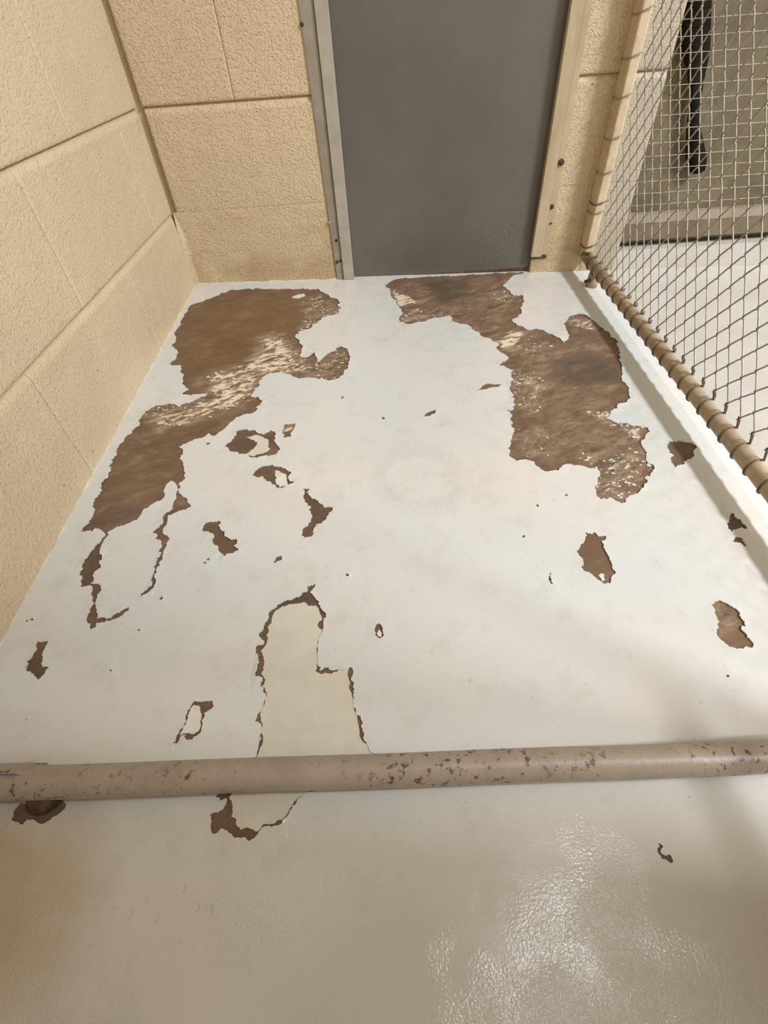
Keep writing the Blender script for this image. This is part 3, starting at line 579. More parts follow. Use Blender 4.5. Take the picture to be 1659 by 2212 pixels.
wall_left = boxes('wall_left', [(-0.16, -0.0085, Y1, 0.16, -0.30, CEIL)], 'mortar')
tag(wall_left, 'cream painted concrete block wall on the left', kind='structure')
wall_back = boxes('wall_back', [(0.013, DOOR_X0, 0.0085, 0.16, -0.30, CEIL), (-0.0085, 0.0135, 0.012, 0.16, -0.30, CEIL), (-0.0085, 0.0135, 0.002, 0.0125, -0.30, ZJ - 0.03),
                                (DOOR_X1, ND_X0, 0.0085, 0.16, -0.30, CEIL),
                                (ND_X1, X1, 0.0085, 0.16, -0.30, CEIL),
                                (DOOR_X0, DOOR_X1, 0.0085, 0.16, OPEN_TOP, CEIL),
                                (ND_X0, ND_X1, 0.0085, 0.16, OPEN_TOP, CEIL)], 'mortar')
tag(wall_back, 'cream painted block wall behind the grey hatch', kind='structure')
wall_right = boxes('wall_right', [(X1, X1 + 0.1, Y1, 0.16, -0.30, CEIL)], 'room_cream')
tag(wall_right, 'plain cream wall far to the right', kind='structure')
wall_front = boxes('wall_front', [(-0.16, X1 + 0.1, Y1 - 0.1, Y1, -0.30, CEIL)], 'room_cream')
tag(wall_front, 'plain cream wall across the aisle', kind='structure')
ceiling = boxes('ceiling', [(-0.16, X1 + 0.1, Y1 - 0.1, 0.16, CEIL, CEIL + 0.1)], 'ceiling_white')
tag(ceiling, 'off-white ceiling over the kennel runs', kind='structure')

_bcache = {}


def block_mesh(Lx, H, db, dt, dl, dr, mat):
    """face of one block, local x along the wall, z up, y = 0 is the face, +y into the wall"""
    key = (round(Lx, 4), round(H, 4), db, dt, dl, dr, mat)
    if key in _bcache:
        return _bcache[key]
    wb, wh = 0.0130, 0.0045
    us = [0, .0008, wh, wh + .002] + [Lx / 2] + [Lx - wh - .002, Lx - wh, Lx - .0008, Lx]
    vsn = [0, .0008, .0028, .0060, .0085] + [H / 2] + [H - wb - .003, H - wb, H - .0065, H - .0008, H]
    if Lx < 0.03:
        us = [0, Lx / 2, Lx]
    def prof(d, w):
        if d >= w:
            return 0.0
        q = 1 - d / w
        return 1 - math.sqrt(max(0.0, 1 - q * q))
    def lin(d, w):
        q = max(0.0, 1 - d / w)
        return q ** 1.25
    V, Fa = [], []
    for vv in vsn:
        for uu in us:
            dep = max(db * prof(vv, 0.0060), dt * lin(H - vv, 0.0130), dl * prof(uu, wh), dr * prof(Lx - uu, wh))
            V.append((uu, dep, vv))
    nu, nv = len(us), len(vsn)
    for j in range(nv - 1):
        for i in range(nu - 1):
            Fa.append((j * nu + i, j * nu + i + 1, (j + 1) * nu + i + 1, (j + 1) * nu + i))
    # skirt back into the mortar
    ring = [i for i in range(nu)] + [j * nu + nu - 1 for j in range(1, nv)] + \
           [(nv - 1) * nu + i for i in range(nu - 2, -1, -1)] + [j * nu for j in range(nv - 2, 0, -1)]
    b0 = len(V)
    for q in ring:
        V.append((V[q][0], 0.012, V[q][2]))
    n = len(ring)
    for k in range(n):
        k2 = (k + 1) % n
        Fa.append((ring[k2], ring[k], b0 + k, b0 + k2))
    me = bpy.data.meshes.new('block')
    me.from_pydata(V, [], Fa)
    me.materials.append(MATS[mat])
    me.polygons.foreach_set('use_smooth', [True] * len(me.polygons))
    me.update()
    _bcache[key] = me
    return me


GAPB, GAPH = 0.0008, 0.0004
# left wall: local x runs along -y -> +y seen from the room; face normal +x
A0 = 0.3517 - 0.2032                  # head joint nearest the corner on courses 2, 4 ...
ncourse = int((CEIL - ZJ) / CH) + 2
for k in range(ncourse):
    z1 = ZJ + CH * k
    z0 = z1 - CH
    off = 0.3517 if k % 2 == 0 else 0.3517 - 0.2032
    cuts = [-0.010]
    y = -off
    while y > Y1:
        cuts.append(y)
        y -= BL
    cuts.append(Y1)
    if k == 0:
        z0 = -0.16
    for a, b in zip(cuts[:-1], cuts[1:]):
        Lx = a - b - 2 * GAPH
        if Lx < 0.02:
            continue
        H = min(z1, CEIL) - z0 - 2 * GAPB
        first = (a == -0.010)
        me = block_mesh(Lx, H, 0.0020, 0.0080, 0.0019, 0.0060 if first else 0.0019, 'block_left')
        # rotate so that local +x -> +y world, local +y -> -x world
        o = link_obj('block', me, wall_left, (rng.uniform(-0.0005, 0.0004), b + GAPH, z0 + GAPB), (rng.uniform(-.001, .001), 0, math.pi / 2))

# back wall: face normal -y, local +y -> +y world
for k in range(ncourse):
    z1 = ZJ + CH * k
    z0 = z1 - CH
    if k == 0:
        z0 = -0.16
    start = 0.2112 - BL if k % 2 == 0 else 0.2112 - BL / 2 - BL / 2 - 0.2032
    x = start
    segs = []
    while x < X1:
        segs.append((max(x, 0.0065 if k else 0.0), min(x + BL, X1)))
        x += BL
    if k == 0:
        segs = [(0.0, 0.617)] + [q for q in segs if q[0] > 0.6]
    for (a, b) in segs:
        pieces = [(a, b, GAPH, GAPH)]
        if z0 < OPEN_TOP - 0.02:
            for (o0, o1) in ((DOOR_X0 - 0.012, DOOR_X1 + 0.012), (ND_X0, ND_X1)):
                nxt = []
                for (p, q, g0, g1) in pieces:
                    if q <= o0 or p >= o1:
                        nxt.append((p, q, g0, g1))
                    else:
                        if p < o0:
                            nxt.append((p, o0, g0, 0.0))
                        if q > o1:
                            nxt.append((o1, q, 0.0, g1))
                pieces = nxt
        if z0 < OPEN_TOP - 0.02:
            pieces = [w for w in pieces if w[0] < DOOR_X1 - 0.1 or w[0] >= ND_X1 - 0.001]
            if a < 1.0 <= b:
                pieces += [(DOOR_X1 + 0.012, 1.058, 0.0, 0.0), (1.058, ND_X0, 0.0, 0.0)]
        for (p, q, g0, g1) in pieces:
            if q - p < 0.02:
                continue
            shallow = 0.0007
            db, dt = 0.0030, 0.0080
            if k == 0:
                dt = shallow
            if k == 1:
                db = shallow
            H = min(z1, CEIL) - z0 - (2 * GAPB if k > 1 else (GAPB if k == 1 else 0.0))
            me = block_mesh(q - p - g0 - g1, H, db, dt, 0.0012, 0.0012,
                            'block_back' if p < 1.05 else 'plaster_shaded')
            link_obj('block', me, wall_back, (p + g0, rng.uniform(-0.0004, 0.0004), z0 + (GAPB if k > 1 else 0.0)))

# ------------------------------------------------------------------ floor
def jitter_poly(pts, rnd, step=0.0028, amp=0.13):
    out = []
    n = len(pts)

    def sub(a, b):
        d = b - a
        ln = d.length
        if ln < step:
            out.append(a)
            return
        nrm = Vector((-d.y, d.x)) / ln
        mid = (a + b) / 2 + nrm * rnd.gauss(0, amp) * min(ln, 0.016) + d * rnd.uniform(-0.12, 0.12)
        sub(a, mid)
        sub(mid, b)
    for i in range(n):
        sub(Vector(pts[i]), Vector(pts[(i + 1) % n]))
    return out


def inside(px, py, poly):
    P = np.array([(q[0], q[1]) for q in poly])
    res = np.zeros(len(px), bool)
    x0, y0 = P[:, 0].min(), P[:, 1].min()
    x1, y1 = P[:, 0].max(), P[:, 1].max()
    idx = np.where((px >= x0) & (px <= x1) & (py >= y0) & (py <= y1))[0]
    if len(idx) == 0:
        return res
    qx, qy = px[idx], py[idx]
    r = np.zeros(len(idx), bool)
    n = len(P)
    for i in range(n):
        xi, yi = P[i]
        xj, yj = P[i - 1]
        if yi == yj:
            continue
        c = ((yi > qy) != (yj > qy)) & (qx < (xj - xi) * (qy - yi) / (yj - yi) + xi)
        r ^= c
    res[idx] = r
    return res


def seg_dist(px, py, poly):
    P = np.array([(q[0], q[1]) for q in poly])
    d = np.full(len(px), 9.0)
    for i in range(len(P)):
        a, b = P[i - 1], P[i]
        ab = b - a
        t = np.clip(((px - a[0]) * ab[0] + (py - a[1]) * ab[1]) / max(ab @ ab, 1e-12), 0, 1)
        d = np.minimum(d, np.hypot(px - a[0] - t * ab[0], py - a[1] - t * ab[1]))
    return d


# concrete slab: fine grid where the paint has come off, plain slab elsewhere
gx = np.concatenate([np.arange(0, 1.2, 0.008), np.array([1.2, 2.0, 3.0, X1])])
gy = np.concatenate([np.array([Y1, -3.0, -2.2, -1.6]), np.arange(-1.5, 0.17, 0.008)])
GX, GY = np.meshgrid(gx, gy)
px, py = GX.ravel(), GY.ravel()
attrs = {}
for key, lst in ZONES.items():
    val = np.zeros(len(px))
    for (st, fall, poly) in lst:
        box = (px > min(q[0] for q in poly) - .06) & (px < max(q[0] for q in poly) + .06) & (py > min(q[1] for q in poly) - .06) & (py < max(q[1] for q in poly) + .06)
        idx = np.where(box)[0]
        if len(idx) == 0:
            continue
        ins = inside(px[idx], py[idx], poly)
        d = seg_dist(px[idx], py[idx], poly)
        sd = np.where(ins, d, -d)
        w = np.clip(0.5 + sd / (2 * fall), 0, 1) * st
        val[idx] = np.maximum(val[idx], w)
    attrs[key] = val
nx, ny = len(gx), len(gy)
V = np.stack([px, py, S_ * py + T_ * px], 1)
Fa = [(j * nx + i, j * nx + i + 1, (j + 1) * nx + i + 1, (j + 1) * nx + i) for j in range(ny - 1) for i in range(nx - 1)]
floor = mesh_obj('floor', V.tolist(), Fa, 'bare_concrete', smooth=True, attrs=attrs)
tag(floor, 'brown concrete floor with peeling pale grey paint', kind='structure')

prnd = random.Random(11)
TH = 0.0016


def film(name, outer, holes, mat, th, parent, grid=None, curl=0.0, z_lift=0.0):
    loops = [outer] + holes
    verts, edges = [], []
    for lp in loops:
        b0 = len(verts)
        verts += [Vector((q[0], q[1])) for q in lp]
        n = len(lp)
        edges += [(b0 + i, b0 + (i + 1) % n) for i in range(n)]
    if grid:
        verts += [Vector(q) for q in grid]
    ov, oe, of, _, _, _ = delaunay_2d_cdt(verts, edges, [], 0, 1e-6)
    P = np.array([(q.x, q.y) for q in ov])
    T = np.array(of)
    c = P[T].mean(1)
    keep = inside(c[:, 0], c[:, 1], outer)
    for h in holes:
        keep &= ~inside(c[:, 0], c[:, 1], h)
    T = T[keep]
    # counter-clockwise
    a = P[T]
    cr = (a[:, 1, 0] - a[:, 0, 0]) * (a[:, 2, 1] - a[:, 0, 1]) - (a[:, 1, 1] - a[:, 0, 1]) * (a[:, 2, 0] - a[:, 0, 0])
    T[cr < 0] = T[cr < 0][:, ::-1]
    T = T[np.abs(cr) > 1e-12]
    cnt = {}
    for t in T:
        for i in range(3):
            e = (int(t[i]), int(t[(i + 1) % 3]))
            cnt[e] = cnt.get(e, 0) + 1
    bnd = [e for e in cnt if (e[1], e[0]) not in cnt]
    bv = set(i for e in bnd for i in e)
    used = sorted(set(T.ravel().tolist()))
    remap = {u: i for i, u in enumerate(used)}
    V = []
    for u in used:
        x, y = P[u]
        z = fz(x, y) + th + z_lift
        if u in bv and curl and 0.012 < x < 1.06 and -2.0 < y < -0.004:
            w = noise.noise(Vector((x * 22, y * 22, 3.1)))
            z += curl * max(0.0, 0.25 + w)
        V.append((x, y, z))
    Fa = [tuple(remap[int(q)] for q in t) for t in T]
    nb = {}
    for e in bnd:
        for q in e:
            if q not in nb:
                nb[q] = len(V)
                x, y = P[q]
                V.append((x, y, max(fz(x, y) + 0.0001, V[remap[q]][2] - th)))
    for (i, j) in bnd:
        Fa.append((remap[j], remap[i], nb[i], nb[j]))
    o = mesh_obj(name, V, Fa, mat, parent, smooth=False)
    return o


FXP = 1.108
hole_polys = []
for k, pts in HOLES.items():
    small = k.startswith('d') or k in ('G', 'V', 'V2', 'U', 'I', 'T', 'Hs')
    hole_polys.append(jitter_poly(pts, prnd, 0.0016 if small else 0.0024, 0.14))
gridpts = []
for i in range(64):
    for j in range(84):
        q = (0.008 + i * 0.019 + prnd.uniform(-.004, .004), -0.008 - j * 0.019 + prnd.uniform(-.004, .004))
        if q[0] < FXP - 0.01:
            gridpts.append(q)
gp = np.array(gridpts)
near = np.zeros(len(gp), bool)
for h in hole_polys:
    near |= inside(gp[:, 0], gp[:, 1], h)
gridpts = [g for g, q in zip(gridpts, near) if not q]
outer = [(0.0, Y1), (FXP, Y1), (FXP, -1.2), (FXP, -0.6), (FXP, 0.0), (0.97, 0.0), (0.93, 0.012), (0.42, 0.012), (0.385, 0.0), (0.2, 0.0), (0.0, 0.0), (0.0, -0.6), (0.0, -1.5)]
film('paint_film', [(FXP, Y1), (X1, Y1), (X1, 0.0), (2.4, 0.0), (FXP, 0.0)], [], 'floor_paint_shaded', TH, floor)['label'] = 'grey floor paint of the next run, shade put into its colour'
# paint also covers the sill strip in front of the next hatch
paint = film('paint_film', outer, hole_polys, 'floor_paint', TH, floor, gridpts, curl=0.0016)
paint['label'] = 'pale grey floor paint, peeling'
film('sill_paint', [(ND_X0, -0.001), (ND_X1, -0.001), (ND_X1, 0.16), (ND_X0, 0.16)], [], 'floor_paint_shaded', TH, floor)
for k, pts in ISLES.items():
    poly = jitter_poly(pts, prnd, 0.0022, 0.12)
    if k == 'J':
        o = film('primer_patch', poly, [], 'primer', 0.0007, floor)
        o['label'] = 'yellowish primer showing under the paint'
    else:
        film('paint_flake', poly, [], 'primer' if k == 'C' else 'flake_pale', 0.0008, floor, curl=0.0008)
# loose flakes left clinging at the edges of the two large bare patches
def scatter_flakes(poly, n, r0, r1, rnd):
    V, Fa = [], []
    xs = [q[0] for q in poly]
    ys = [q[1] for q in poly]
    made = 0
    tries = 0
    bare = HOLES['A'] if poly[0][0] < 0.55 else HOLES['B']
    while made < n and tries < n * 30:
        tries += 1
        x, y = rnd.uniform(min(xs), max(xs)), rnd.uniform(min(ys), max(ys))
        pa = np.array([x]), np.array([y])
        if not inside(*pa, poly)[0] or not inside(*pa, bare)[0]:
            continue
        r = r0 * (r1 / r0) ** (rnd.random() ** 2)
        k = rnd.randint(6, 9)
        el = rnd.uniform(0.3, 0.75)
        ph = rnd.gauss(0, 0.35)
        b0 = len(V)
        ring = []
        for i in range(k):
            a = 2 * math.pi * i / k
            rr = r * rnd.uniform(0.4, 1.3)
            ux, uy = rr * math.cos(a), rr * math.sin(a) * el
            qx, qy = x + ux * math.cos(ph) - uy * math.sin(ph), y + ux * math.sin(ph) + uy * math.cos(ph)
            ring.append((qx, qy))
        for (qx, qy) in ring:
            V.append((qx, qy, fz(qx, qy) + 0.0009))
        for (qx, qy) in ring:
            V.append((qx, qy, fz(qx, qy)))
        Fa.append(tuple(range(b0, b0 + k)))
        for i in range(k):
            i2 = (i + 1) % k
            Fa.append((b0 + i2, b0 + i, b0 + k + i, b0 + k + i2))
        made += 1
    return V, Fa


srnd = random.Random(5)
V, Fa = [], []
for (st, fall, poly), n, r1 in zip(ZONES['prim'], [60, 34, 46, 26, 4, 18, 8, 6, 4, 46, 14, 46, 60, 14, 10], [.0048] * 15):
    v, f = scatter_flakes(poly, n * 2, 0.0006, r1, srnd)
    b0 = len(V)
    V += v
    Fa += [tuple(i + b0 for i in q) for q in f]
o = mesh_obj('paint_crumbs', V, Fa, 'flake_pale', floor, smooth=False)
o['kind'] = 'stuff'

# rough bead where floor meets the walls
def bead(name, a, b, n, r, nrm, label):
    V, Fa = [], []
    prof = [(0.0, 1.0), (0.35, 0.55), (0.7, 0.25), (1.25, 0.0)]
    a, b = Vector(a), Vector(b)
    for i in range(n + 1):
        t = i / n
        q = a.lerp(b, t)
        w = 0.75 + 0.55 * noise.noise(Vector((q.x * 30 + 5, q.y * 30, 0))) + 0.3 * noise.noise(Vector((q.x * 140, q.y * 140, 2)))
        rr = r * max(0.25, w)
        for (u, z) in prof:
            x, y = q.x + nrm[0] * (u * rr - 0.002), q.y + nrm[1] * (u * rr - 0.002)
            V.append((x, y, fz(x, y) + z * rr + TH * 0.6))
    m = len(prof)
    for i in range(n):
        for k in range(m - 1):
            Fa.append((i * m + k, (i + 1) * m + k, (i + 1) * m + k + 1, i * m + k + 1))
    o = mesh_obj(name, V, Fa, 'cove_bead')
    tag(o, label, kind='structure')
    return o


bead('baseboard_left', (0.0, Y1, 0), (0.0, 0.0, 0), 620, 0.0055, (1, 0), 'rough pale bead along the foot of the left wall')
bead('baseboard_back', (0.0, 0.0, 0), (0.392, 0.0, 0), 90, 0.007, (0, -1), 'rough pale bead along the foot of the back wall')
# filled corner between the two walls at the lowest course
V, Fa = [], []
for i in range(19):
    z = -0.05 + i * 0.0125
    rr = 0.016 * (1 + 0.3 * noise.noise(Vector((0, 0, z * 40)))) * (1.0 if z < 0.13 else max(0.05, 1 - (z - 0.13) / 0.05))
    for j in range(7):
        a = j / 6 * math.pi / 2
        V.append((rr * (1 - math.sin(a)) - 0.0005, -rr * (1 - math.cos(a)) + 0.0005, z))
for i in range(18):
    for j in range(6):
        Fa.append((i * 7 + j, i * 7 + j + 1, (i + 1) * 7 + j + 1, (i + 1) * 7 + j))
o = mesh_obj('trim_1', V, Fa, 'block_back')
tag(o, 'rounded mortar fillet low in the corner of the two walls', kind='structure')

# ------------------------------------------------------------------ grey sliding hatch
zd = fz(0.67, 0.0)
V, Fa = box_geo(0.412, 0.932, 0.012, 0.024, zd - 0.008, OPEN_TOP + 0.04)
# the foot of the hatch follows the slope of the slab
V = [(x, y, (fz(x, 0) + 0.0025 if z < 0 else z)) for (x, y, z) in V]
door = mesh_obj('door_1', V, Fa, 'door_grey', smooth=False)
tag(door, 'plain dark grey sliding hatch in the back wall', kind='structure')
boxes('rust_strip', [(0.437, 0.915, 0.0105, 0.0122, fz(.67, 0) - 0.004, fz(.67, 0) + 0.004)], 'rust_dark', door)
# dark void behind the rough opening
void = boxes('wall_niche', [(DOOR_X0 - .01, DOOR_X1 + .01, 0.05, 0.16, -0.1, OPEN_TOP + .01)], 'black_hole', wall_back)


def screw(name, parent, x, y, z, r, mat):
    V, Fa = [], []
    n = 10
    prof = [(1.0, 0.0), (0.95, -0.45), (0.6, -0.75), (0.0, -0.85)]
    for (rr, d) in prof[:-1]:
        for k in range(n):
            a = 2 * math.pi * k / n
            V.append((x + r * rr * math.cos(a), y + d * r, z + r * rr * math.sin(a)))
    for i in range(2):
        for k in range(n):
            Fa.append((i * n + k, (i + 1) * n + k, (i + 1) * n + (k + 1) % n, i * n + (k + 1) % n))
    Fa.append(tuple(2 * n + k for k in range(n - 1, -1, -1)))
    return mesh_obj(name, V, Fa, mat, parent)


# left guide: a flat flange on the wall and a proud channel lip
tr = empty('trim_2', (0.41, 0.0, fz(0.41, 0)))
tag(tr, 'grey steel guide channel along the left side of the hatch', kind='structure')
zf = fz(0.41, 0) - fz(0.41, 0)
def local(o, root):
    o.parent = root
    o.matrix_parent_inverse = Matrix.Translation(-root.location)
    return o
bz = fz(0.41, 0)
ZT = 1.5
V = [(0.3895, 0.002, bz), (0.4075, 0.002, bz), (0.4075, 0.002, ZT), (0.356, 0.002, ZT),
     (0.3895, -0.0035, bz), (0.4075, -0.0035, bz), (0.4075, -0.0035, ZT), (0.356, -0.0035, ZT)]
Fq = [(0, 3, 2, 1), (4, 5, 6, 7), (0, 1, 5, 4), (1, 2, 6, 5), (2, 3, 7, 6), (3, 0, 4, 7)]
local(bevel(mesh_obj('flange', V, Fq, 'guide_grey', smooth=False), 0.001), tr)
local(bevel(boxes('channel_lip', [(0.4085, 0.4365, -0.0085, 0.0095, bz + 0.0005, ZT)], 'guide_front'), 0.0012), tr)
for (x, z, r, m) in ((0.3995, 0.0885, 0.0033, 'black_hole'), (0.4045, 0.0385, 0.0028, 'black_hole'), (0.3955, 0.036, 0.0046, 'rust_dark'), (0.386, 0.130, 0.004, 'guide_grey'), (0.380, 0.487, 0.004, 'rust_dark')):
    local(screw('bolt', None, x, -0.0035, z, r, m), tr)
# right guide: cream painted angle, cut off above the floor
tr = empty('trim_3', (0.93, 0.0, fz(0.93, 0)))
tag(tr, 'cream painted guide strip along the right side of the hatch', kind='structure')
local(bevel(boxes('flange', [(0.918, 0.9455, -0.0085, 0.0085, 0.016, ZT)], 'guide_cream'), 0.0012), tr)
local(bevel(boxes('wall_strip', [(0.9465, 0.962, -0.0040, 0.002, 0.020, ZT)], 'guide_cream'), 0.0012), tr)
local(boxes('cut_edge', [(0.919, 0.961, -0.0035, 0.008, 0.0105, 0.0158)], 'rust_dark'), tr)
for (x, z, r, m) in ((0.955, 0.225, 0.0075, 'rust_dark'), (0.951, 0.133, 0.0058, 'rust_dark'), (0.956, 0.095, 0.003, 'rust_dark'), (0.927, 0.0215, 0.003, 'guide_cream')):
    local(screw('bolt', None, x, -0.004 if x > .95 else -0.0085, z, r, m), tr)
# mortar jamb filling beside the guide, down to the slab
local(bevel(boxes('jamb_fill', [(0.922, 0.950, -0.0005, 0.03, -0.06, 0.012)], 'block_back'), 0.002), tr)

# ------------------------------------------------------------------ hatch of the next run, with wires across it
nd = boxes('door_2', [(ND_X0 - 0.005, ND_X1, 0.040, 0.055, 0.020, OPEN_TOP)], 'panel_olive')
tag(nd, 'olive panel behind thin wires in the next run', kind='structure')
boxes('light_strip', [(ND_X0, ND_X1, 0.022, 0.041, 0.072, 0.094)], 'panel_rail_light', nd)
boxes('bottom_rail', [(ND_X0, ND_X1, 0.020, 0.041, 0.032, 0.0715)], 'panel_rail', nd)
boxes('gap', [(ND_X0 - 0.004, ND_X1, 0.060, 0.15, -0.08, 0.04)], 'black_hole', nd)
boxes('sill', [(ND_X0 - 0.004, ND_X1, 0.001, 0.15, -0.09, 0.014)], 'floor_paint_shaded', nd)
wv, wf = tube_geo([(0, 0, 0), ((ND_X1 - ND_X0) / 2, 0, 0), (ND_X1 - ND_X0, 0, 0)], 0.0007, 6)
wme = bpy.data.meshes.new('wire')
wme.from_pydata([tuple(q) for q in wv], [], wf)
wme.materials.append(MATS['thin_wire'])
for k in range(26):
    link_obj('wire', wme, nd, (ND_X0, 0.006, 0.1195 + k * 0.0256))

# dark strap slanting behind the wires
pts = [((1.155, .60), (1.205, .60)), ((1.164, .479), (1.209, .477)), ((1.163, .44), (1.225, .436)), ((1.177, .404), (1.241, .40)), ((1.204, .373), (1.246, .371)), ((1.232, .317), (1.256, .316)), ((1.243, .275), (1.271, .274)), ((1.266, .212), (1.315, .209)), ((1.284, .186), (1.321, .184)), ((1.292, .178), (1.312, .177))]
V, Fa = [], []
for i, (a, b) in enumerate(pts):
    tw = 0.003 * math.sin(i * 1.1)
    for (q, y) in ((a, 0.017 + tw), (b, 0.017 - tw), (b, 0.023 - tw), (a, 0.023 + tw)):
        V.append((q[0], y, q[1]))
for i in range(len(pts) - 1):
    for k in range(4):
        Fa.append((i * 4 + k, i * 4 + (k + 1) % 4, (i + 1) * 4 + (k + 1) % 4, (i + 1) * 4 + k))
Fa += [(3, 2, 1, 0), tuple((len(pts) - 1) * 4 + k for k in range(4))]
st = mesh_obj('strap', V, Fa, 'strap_black', smooth=True)
tag(st, 'black strap slanting down behind the wires in the next run', 'strap')

# ------------------------------------------------------------------ chain-link fence on the right
FX = 1.062
RZ = 0.047
RR = 0.0138
FY1 = -1.245
fence = empty('chain_link_fence', (FX, 0.0, fz(FX, 0)))
tag(fence, 'chain-link fence with a wire-laced bottom rail along the right side', 'fence')


def rail_pt(y):
    return Vector((FX, y, fz(FX, y) + RZ))


local(tube('bottom_rail', [rail_pt(-0.012), rail_pt(-0.3), rail_pt(-0.6), rail_pt(-0.9), rail_pt(FY1)], RR, 'rail_fence', None, 20), fence)
local(bevel(boxes('wall_post', [(1.046, 1.068, -0.046, -0.0006, fz(FX, 0) + RZ + 0.016, 1.5)], 'post_cream'), 0.004, 3), fence)
local(tube('corner_post', [(FX + 0.01, FY1 - 0.035, fz(FX, FY1)), (FX + 0.01, FY1 - 0.035, 1.0), (FX + 0.01, FY1 - 0.035, 1.75)], 0.024, 'post_cream', None, 20), fence)
local(tube('top_rail', [(FX, -0.02, 1.42), (FX, -0.6, 1.41), (FX, FY1 - 0.02, 1.40)], RR, 'rail_fence', None, 16), fence)
# foot under the rail
fb = rail_pt(-0.098)
ft = local(tube('rail_foot', [(FX, -0.098, fz(FX, -0.098)), (FX, -0.098, fb.z - 0.004)], 0.0125, 'rail_fence', None, 14, radii=[0.0155, 0.0115]), fence)
tube('foot_bolt', [(FX - 0.010, -0.108, fz(FX, -0.1) + 0.020), (FX - 0.024, -0.110, fz(FX, -0.1) + 0.0195)], 0.0042, 'rust_dark', ft, 8)

# woven wires: columns 19.5 mm apart, knuckles every 23.7 mm of height
CW, RH = 0.0195, 0.0237
Y0, Z0 = -0.514, 0.333
WR = 0.00128


def knuckle(m, r):
    """wire m swings between columns m and m+1"""
    c = m if (r + m) % 2 == 0 else m + 1
    return c


zmin_row = int(math.floor((rail_pt(-0.6).z + 0.014 - Z0) / RH)) + 1
zmax_row = int((1.40 - Z0) / RH)
kmin = int(math.ceil((FY1 - Y0) / CW)) + 1
kmax = int(math.floor((-0.035 - Y0) / CW)) - 1
wire_cache = {}
for m in range(kmin, kmax):
    par = m % 2
    key = (par, m % 6)
    if key not in wire_cache:
        wr = random.Random(m)
        path = []
        for r in range(zmin_row, zmax_row + 1):
            side = 1 if (r + par) % 2 == 0 else -1     # -1: left end of the swing
            yk = 0.0 if side == 1 else CW
            zk = Z0 + r * RH
            up = 1 if side == 1 else -1
            d = 0.0016
            jy, jz = wr.uniform(-.0006, .0006), wr.uniform(-.0006, .0006)
            ov = -0.0010 if side == 1 else 0.0010      # hook past the neighbour
            path.append((-up * 0.0013, yk + ov * 0.2 + up * 0.0032 + jy, zk - 0.0040 + jz))
            path.append((-up * 0.0006, yk + ov + jy, zk - 0.0010 + jz))
            path.append((up * 0.0006, yk + ov + jy, zk + 0.0010 + jz))
            path.append((up * 0.0013, yk + ov * 0.2 + up * 0.0032 + jy, zk + 0.0040 + jz))
        V, Fa = tube_geo(path, WR, 6)
        me = bpy.data.meshes.new('mesh_wire')
        me.from_pydata([tuple(q) for q in V], [], Fa)
        me.materials.append(MATS['mesh_wire'])
        me.polygons.foreach_set('use_smooth', [True] * len(me.polygons))
        me.update()
        wire_cache[key] = me
    o = link_obj('mesh_wire', wire_cache[key], None, (FX + 0.006, Y0 + m * CW, 0))
    local(o, fence)

# lacing: one wire round the rail at every bottom knuckle
trnd = random.Random(3)
bottom_cols = [c for c in range(kmin, kmax + 1) if (c + zmin_row) % 2 == 0]
for c in bottom_cols:
    y = Y0 + c * CW
    if y > -0.055 or y < FY1 + 0.02:
        continue
    C0 = rail_pt(y)
    sk = trnd.uniform(0.004, 0.010)
    path = []
    for i in range(17):
        a = 2 * math.pi * i / 16
        rr = RR + 0.0016
        path.append((C0.x + rr * math.cos(a), y + sk * (0.5 - 0.5 * math.cos(a)) * -1 + trnd.uniform(-.0003, .0003), C0.z + rr * math.sin(a)))
    zk = Z0 + zmin_row * RH
    path = path[2:16]
    hook = [(FX + 0.012, y + 0.002, C0.z + RR + 0.003), (FX + 0.008, y + 0.001, zk - 0.002), (FX + 0.0035, y, zk + 0.002), (FX + 0.003, y - 0.003, zk - 0.002), (FX + 0.007, y - 0.004, C0.z + RR + 0.001)]
    o = tube('rail_tie', path[::-1] + hook, 0.0014, 'tie_wire', None, 6)
    local(o, fence)
# loops that tie the mesh to the wall post
for z in (0.052, 0.075, 0.152, 0.172, 0.235, 0.300, 0.372, 0.435, 0.50, 0.58):
    path = []
    zz = z + fz(FX, 0)
    for i in range(9):
        a = math.pi * (0.35 + 1.3 * i / 8)
        path.append((FX + 0.004 + 0.0205 * math.cos(a), -0.021 - 0.0205 * math.sin(a), zz + 0.0015 * i + trnd.uniform(-.0015, .0015)))
    path = [(FX + 0.006, -0.052, zz + 0.008)] + path[0:9]
    path = [(FX + 0.010, -0.054, zz + 0.012), (FX - 0.002, -0.050, zz + 0.006), (FX - 0.0165, -0.049, zz + 0.001), (FX - 0.0182, -0.034, zz - 0.002), (FX - 0.0180, -0.012, zz - 0.003), (FX - 0.0165, -0.002, zz - 0.002)]
    o = tube('post_tie', path, 0.0013, 'mesh_wire' if trnd.random() < .6 else 'tie_wire', None, 6)
    local(o, fence)

# ------------------------------------------------------------------ rail across the floor in front
FRX0, FRX1, FRR = -0.004, 1.05, 0.0158
PY, PH = -1.2415, 0.0215
fr = empty('floor_rail', (0.5, PY, fz(0.5, PY)))
tag(fr, 'rust-speckled grey pipe lying across the floor in the foreground', 'pipe')
path = []
for i in range(15):
    x = FRX0 + (FRX1 - FRX0) * i / 14
    path.append((x, PY + 0.0004 * math.sin(i * 1.7), fz(x, PY) + PH + 0.0003 * math.cos(i * 2.1)))
local(tube('pipe', path, FRR, 'rail_front', None, 24), fr)
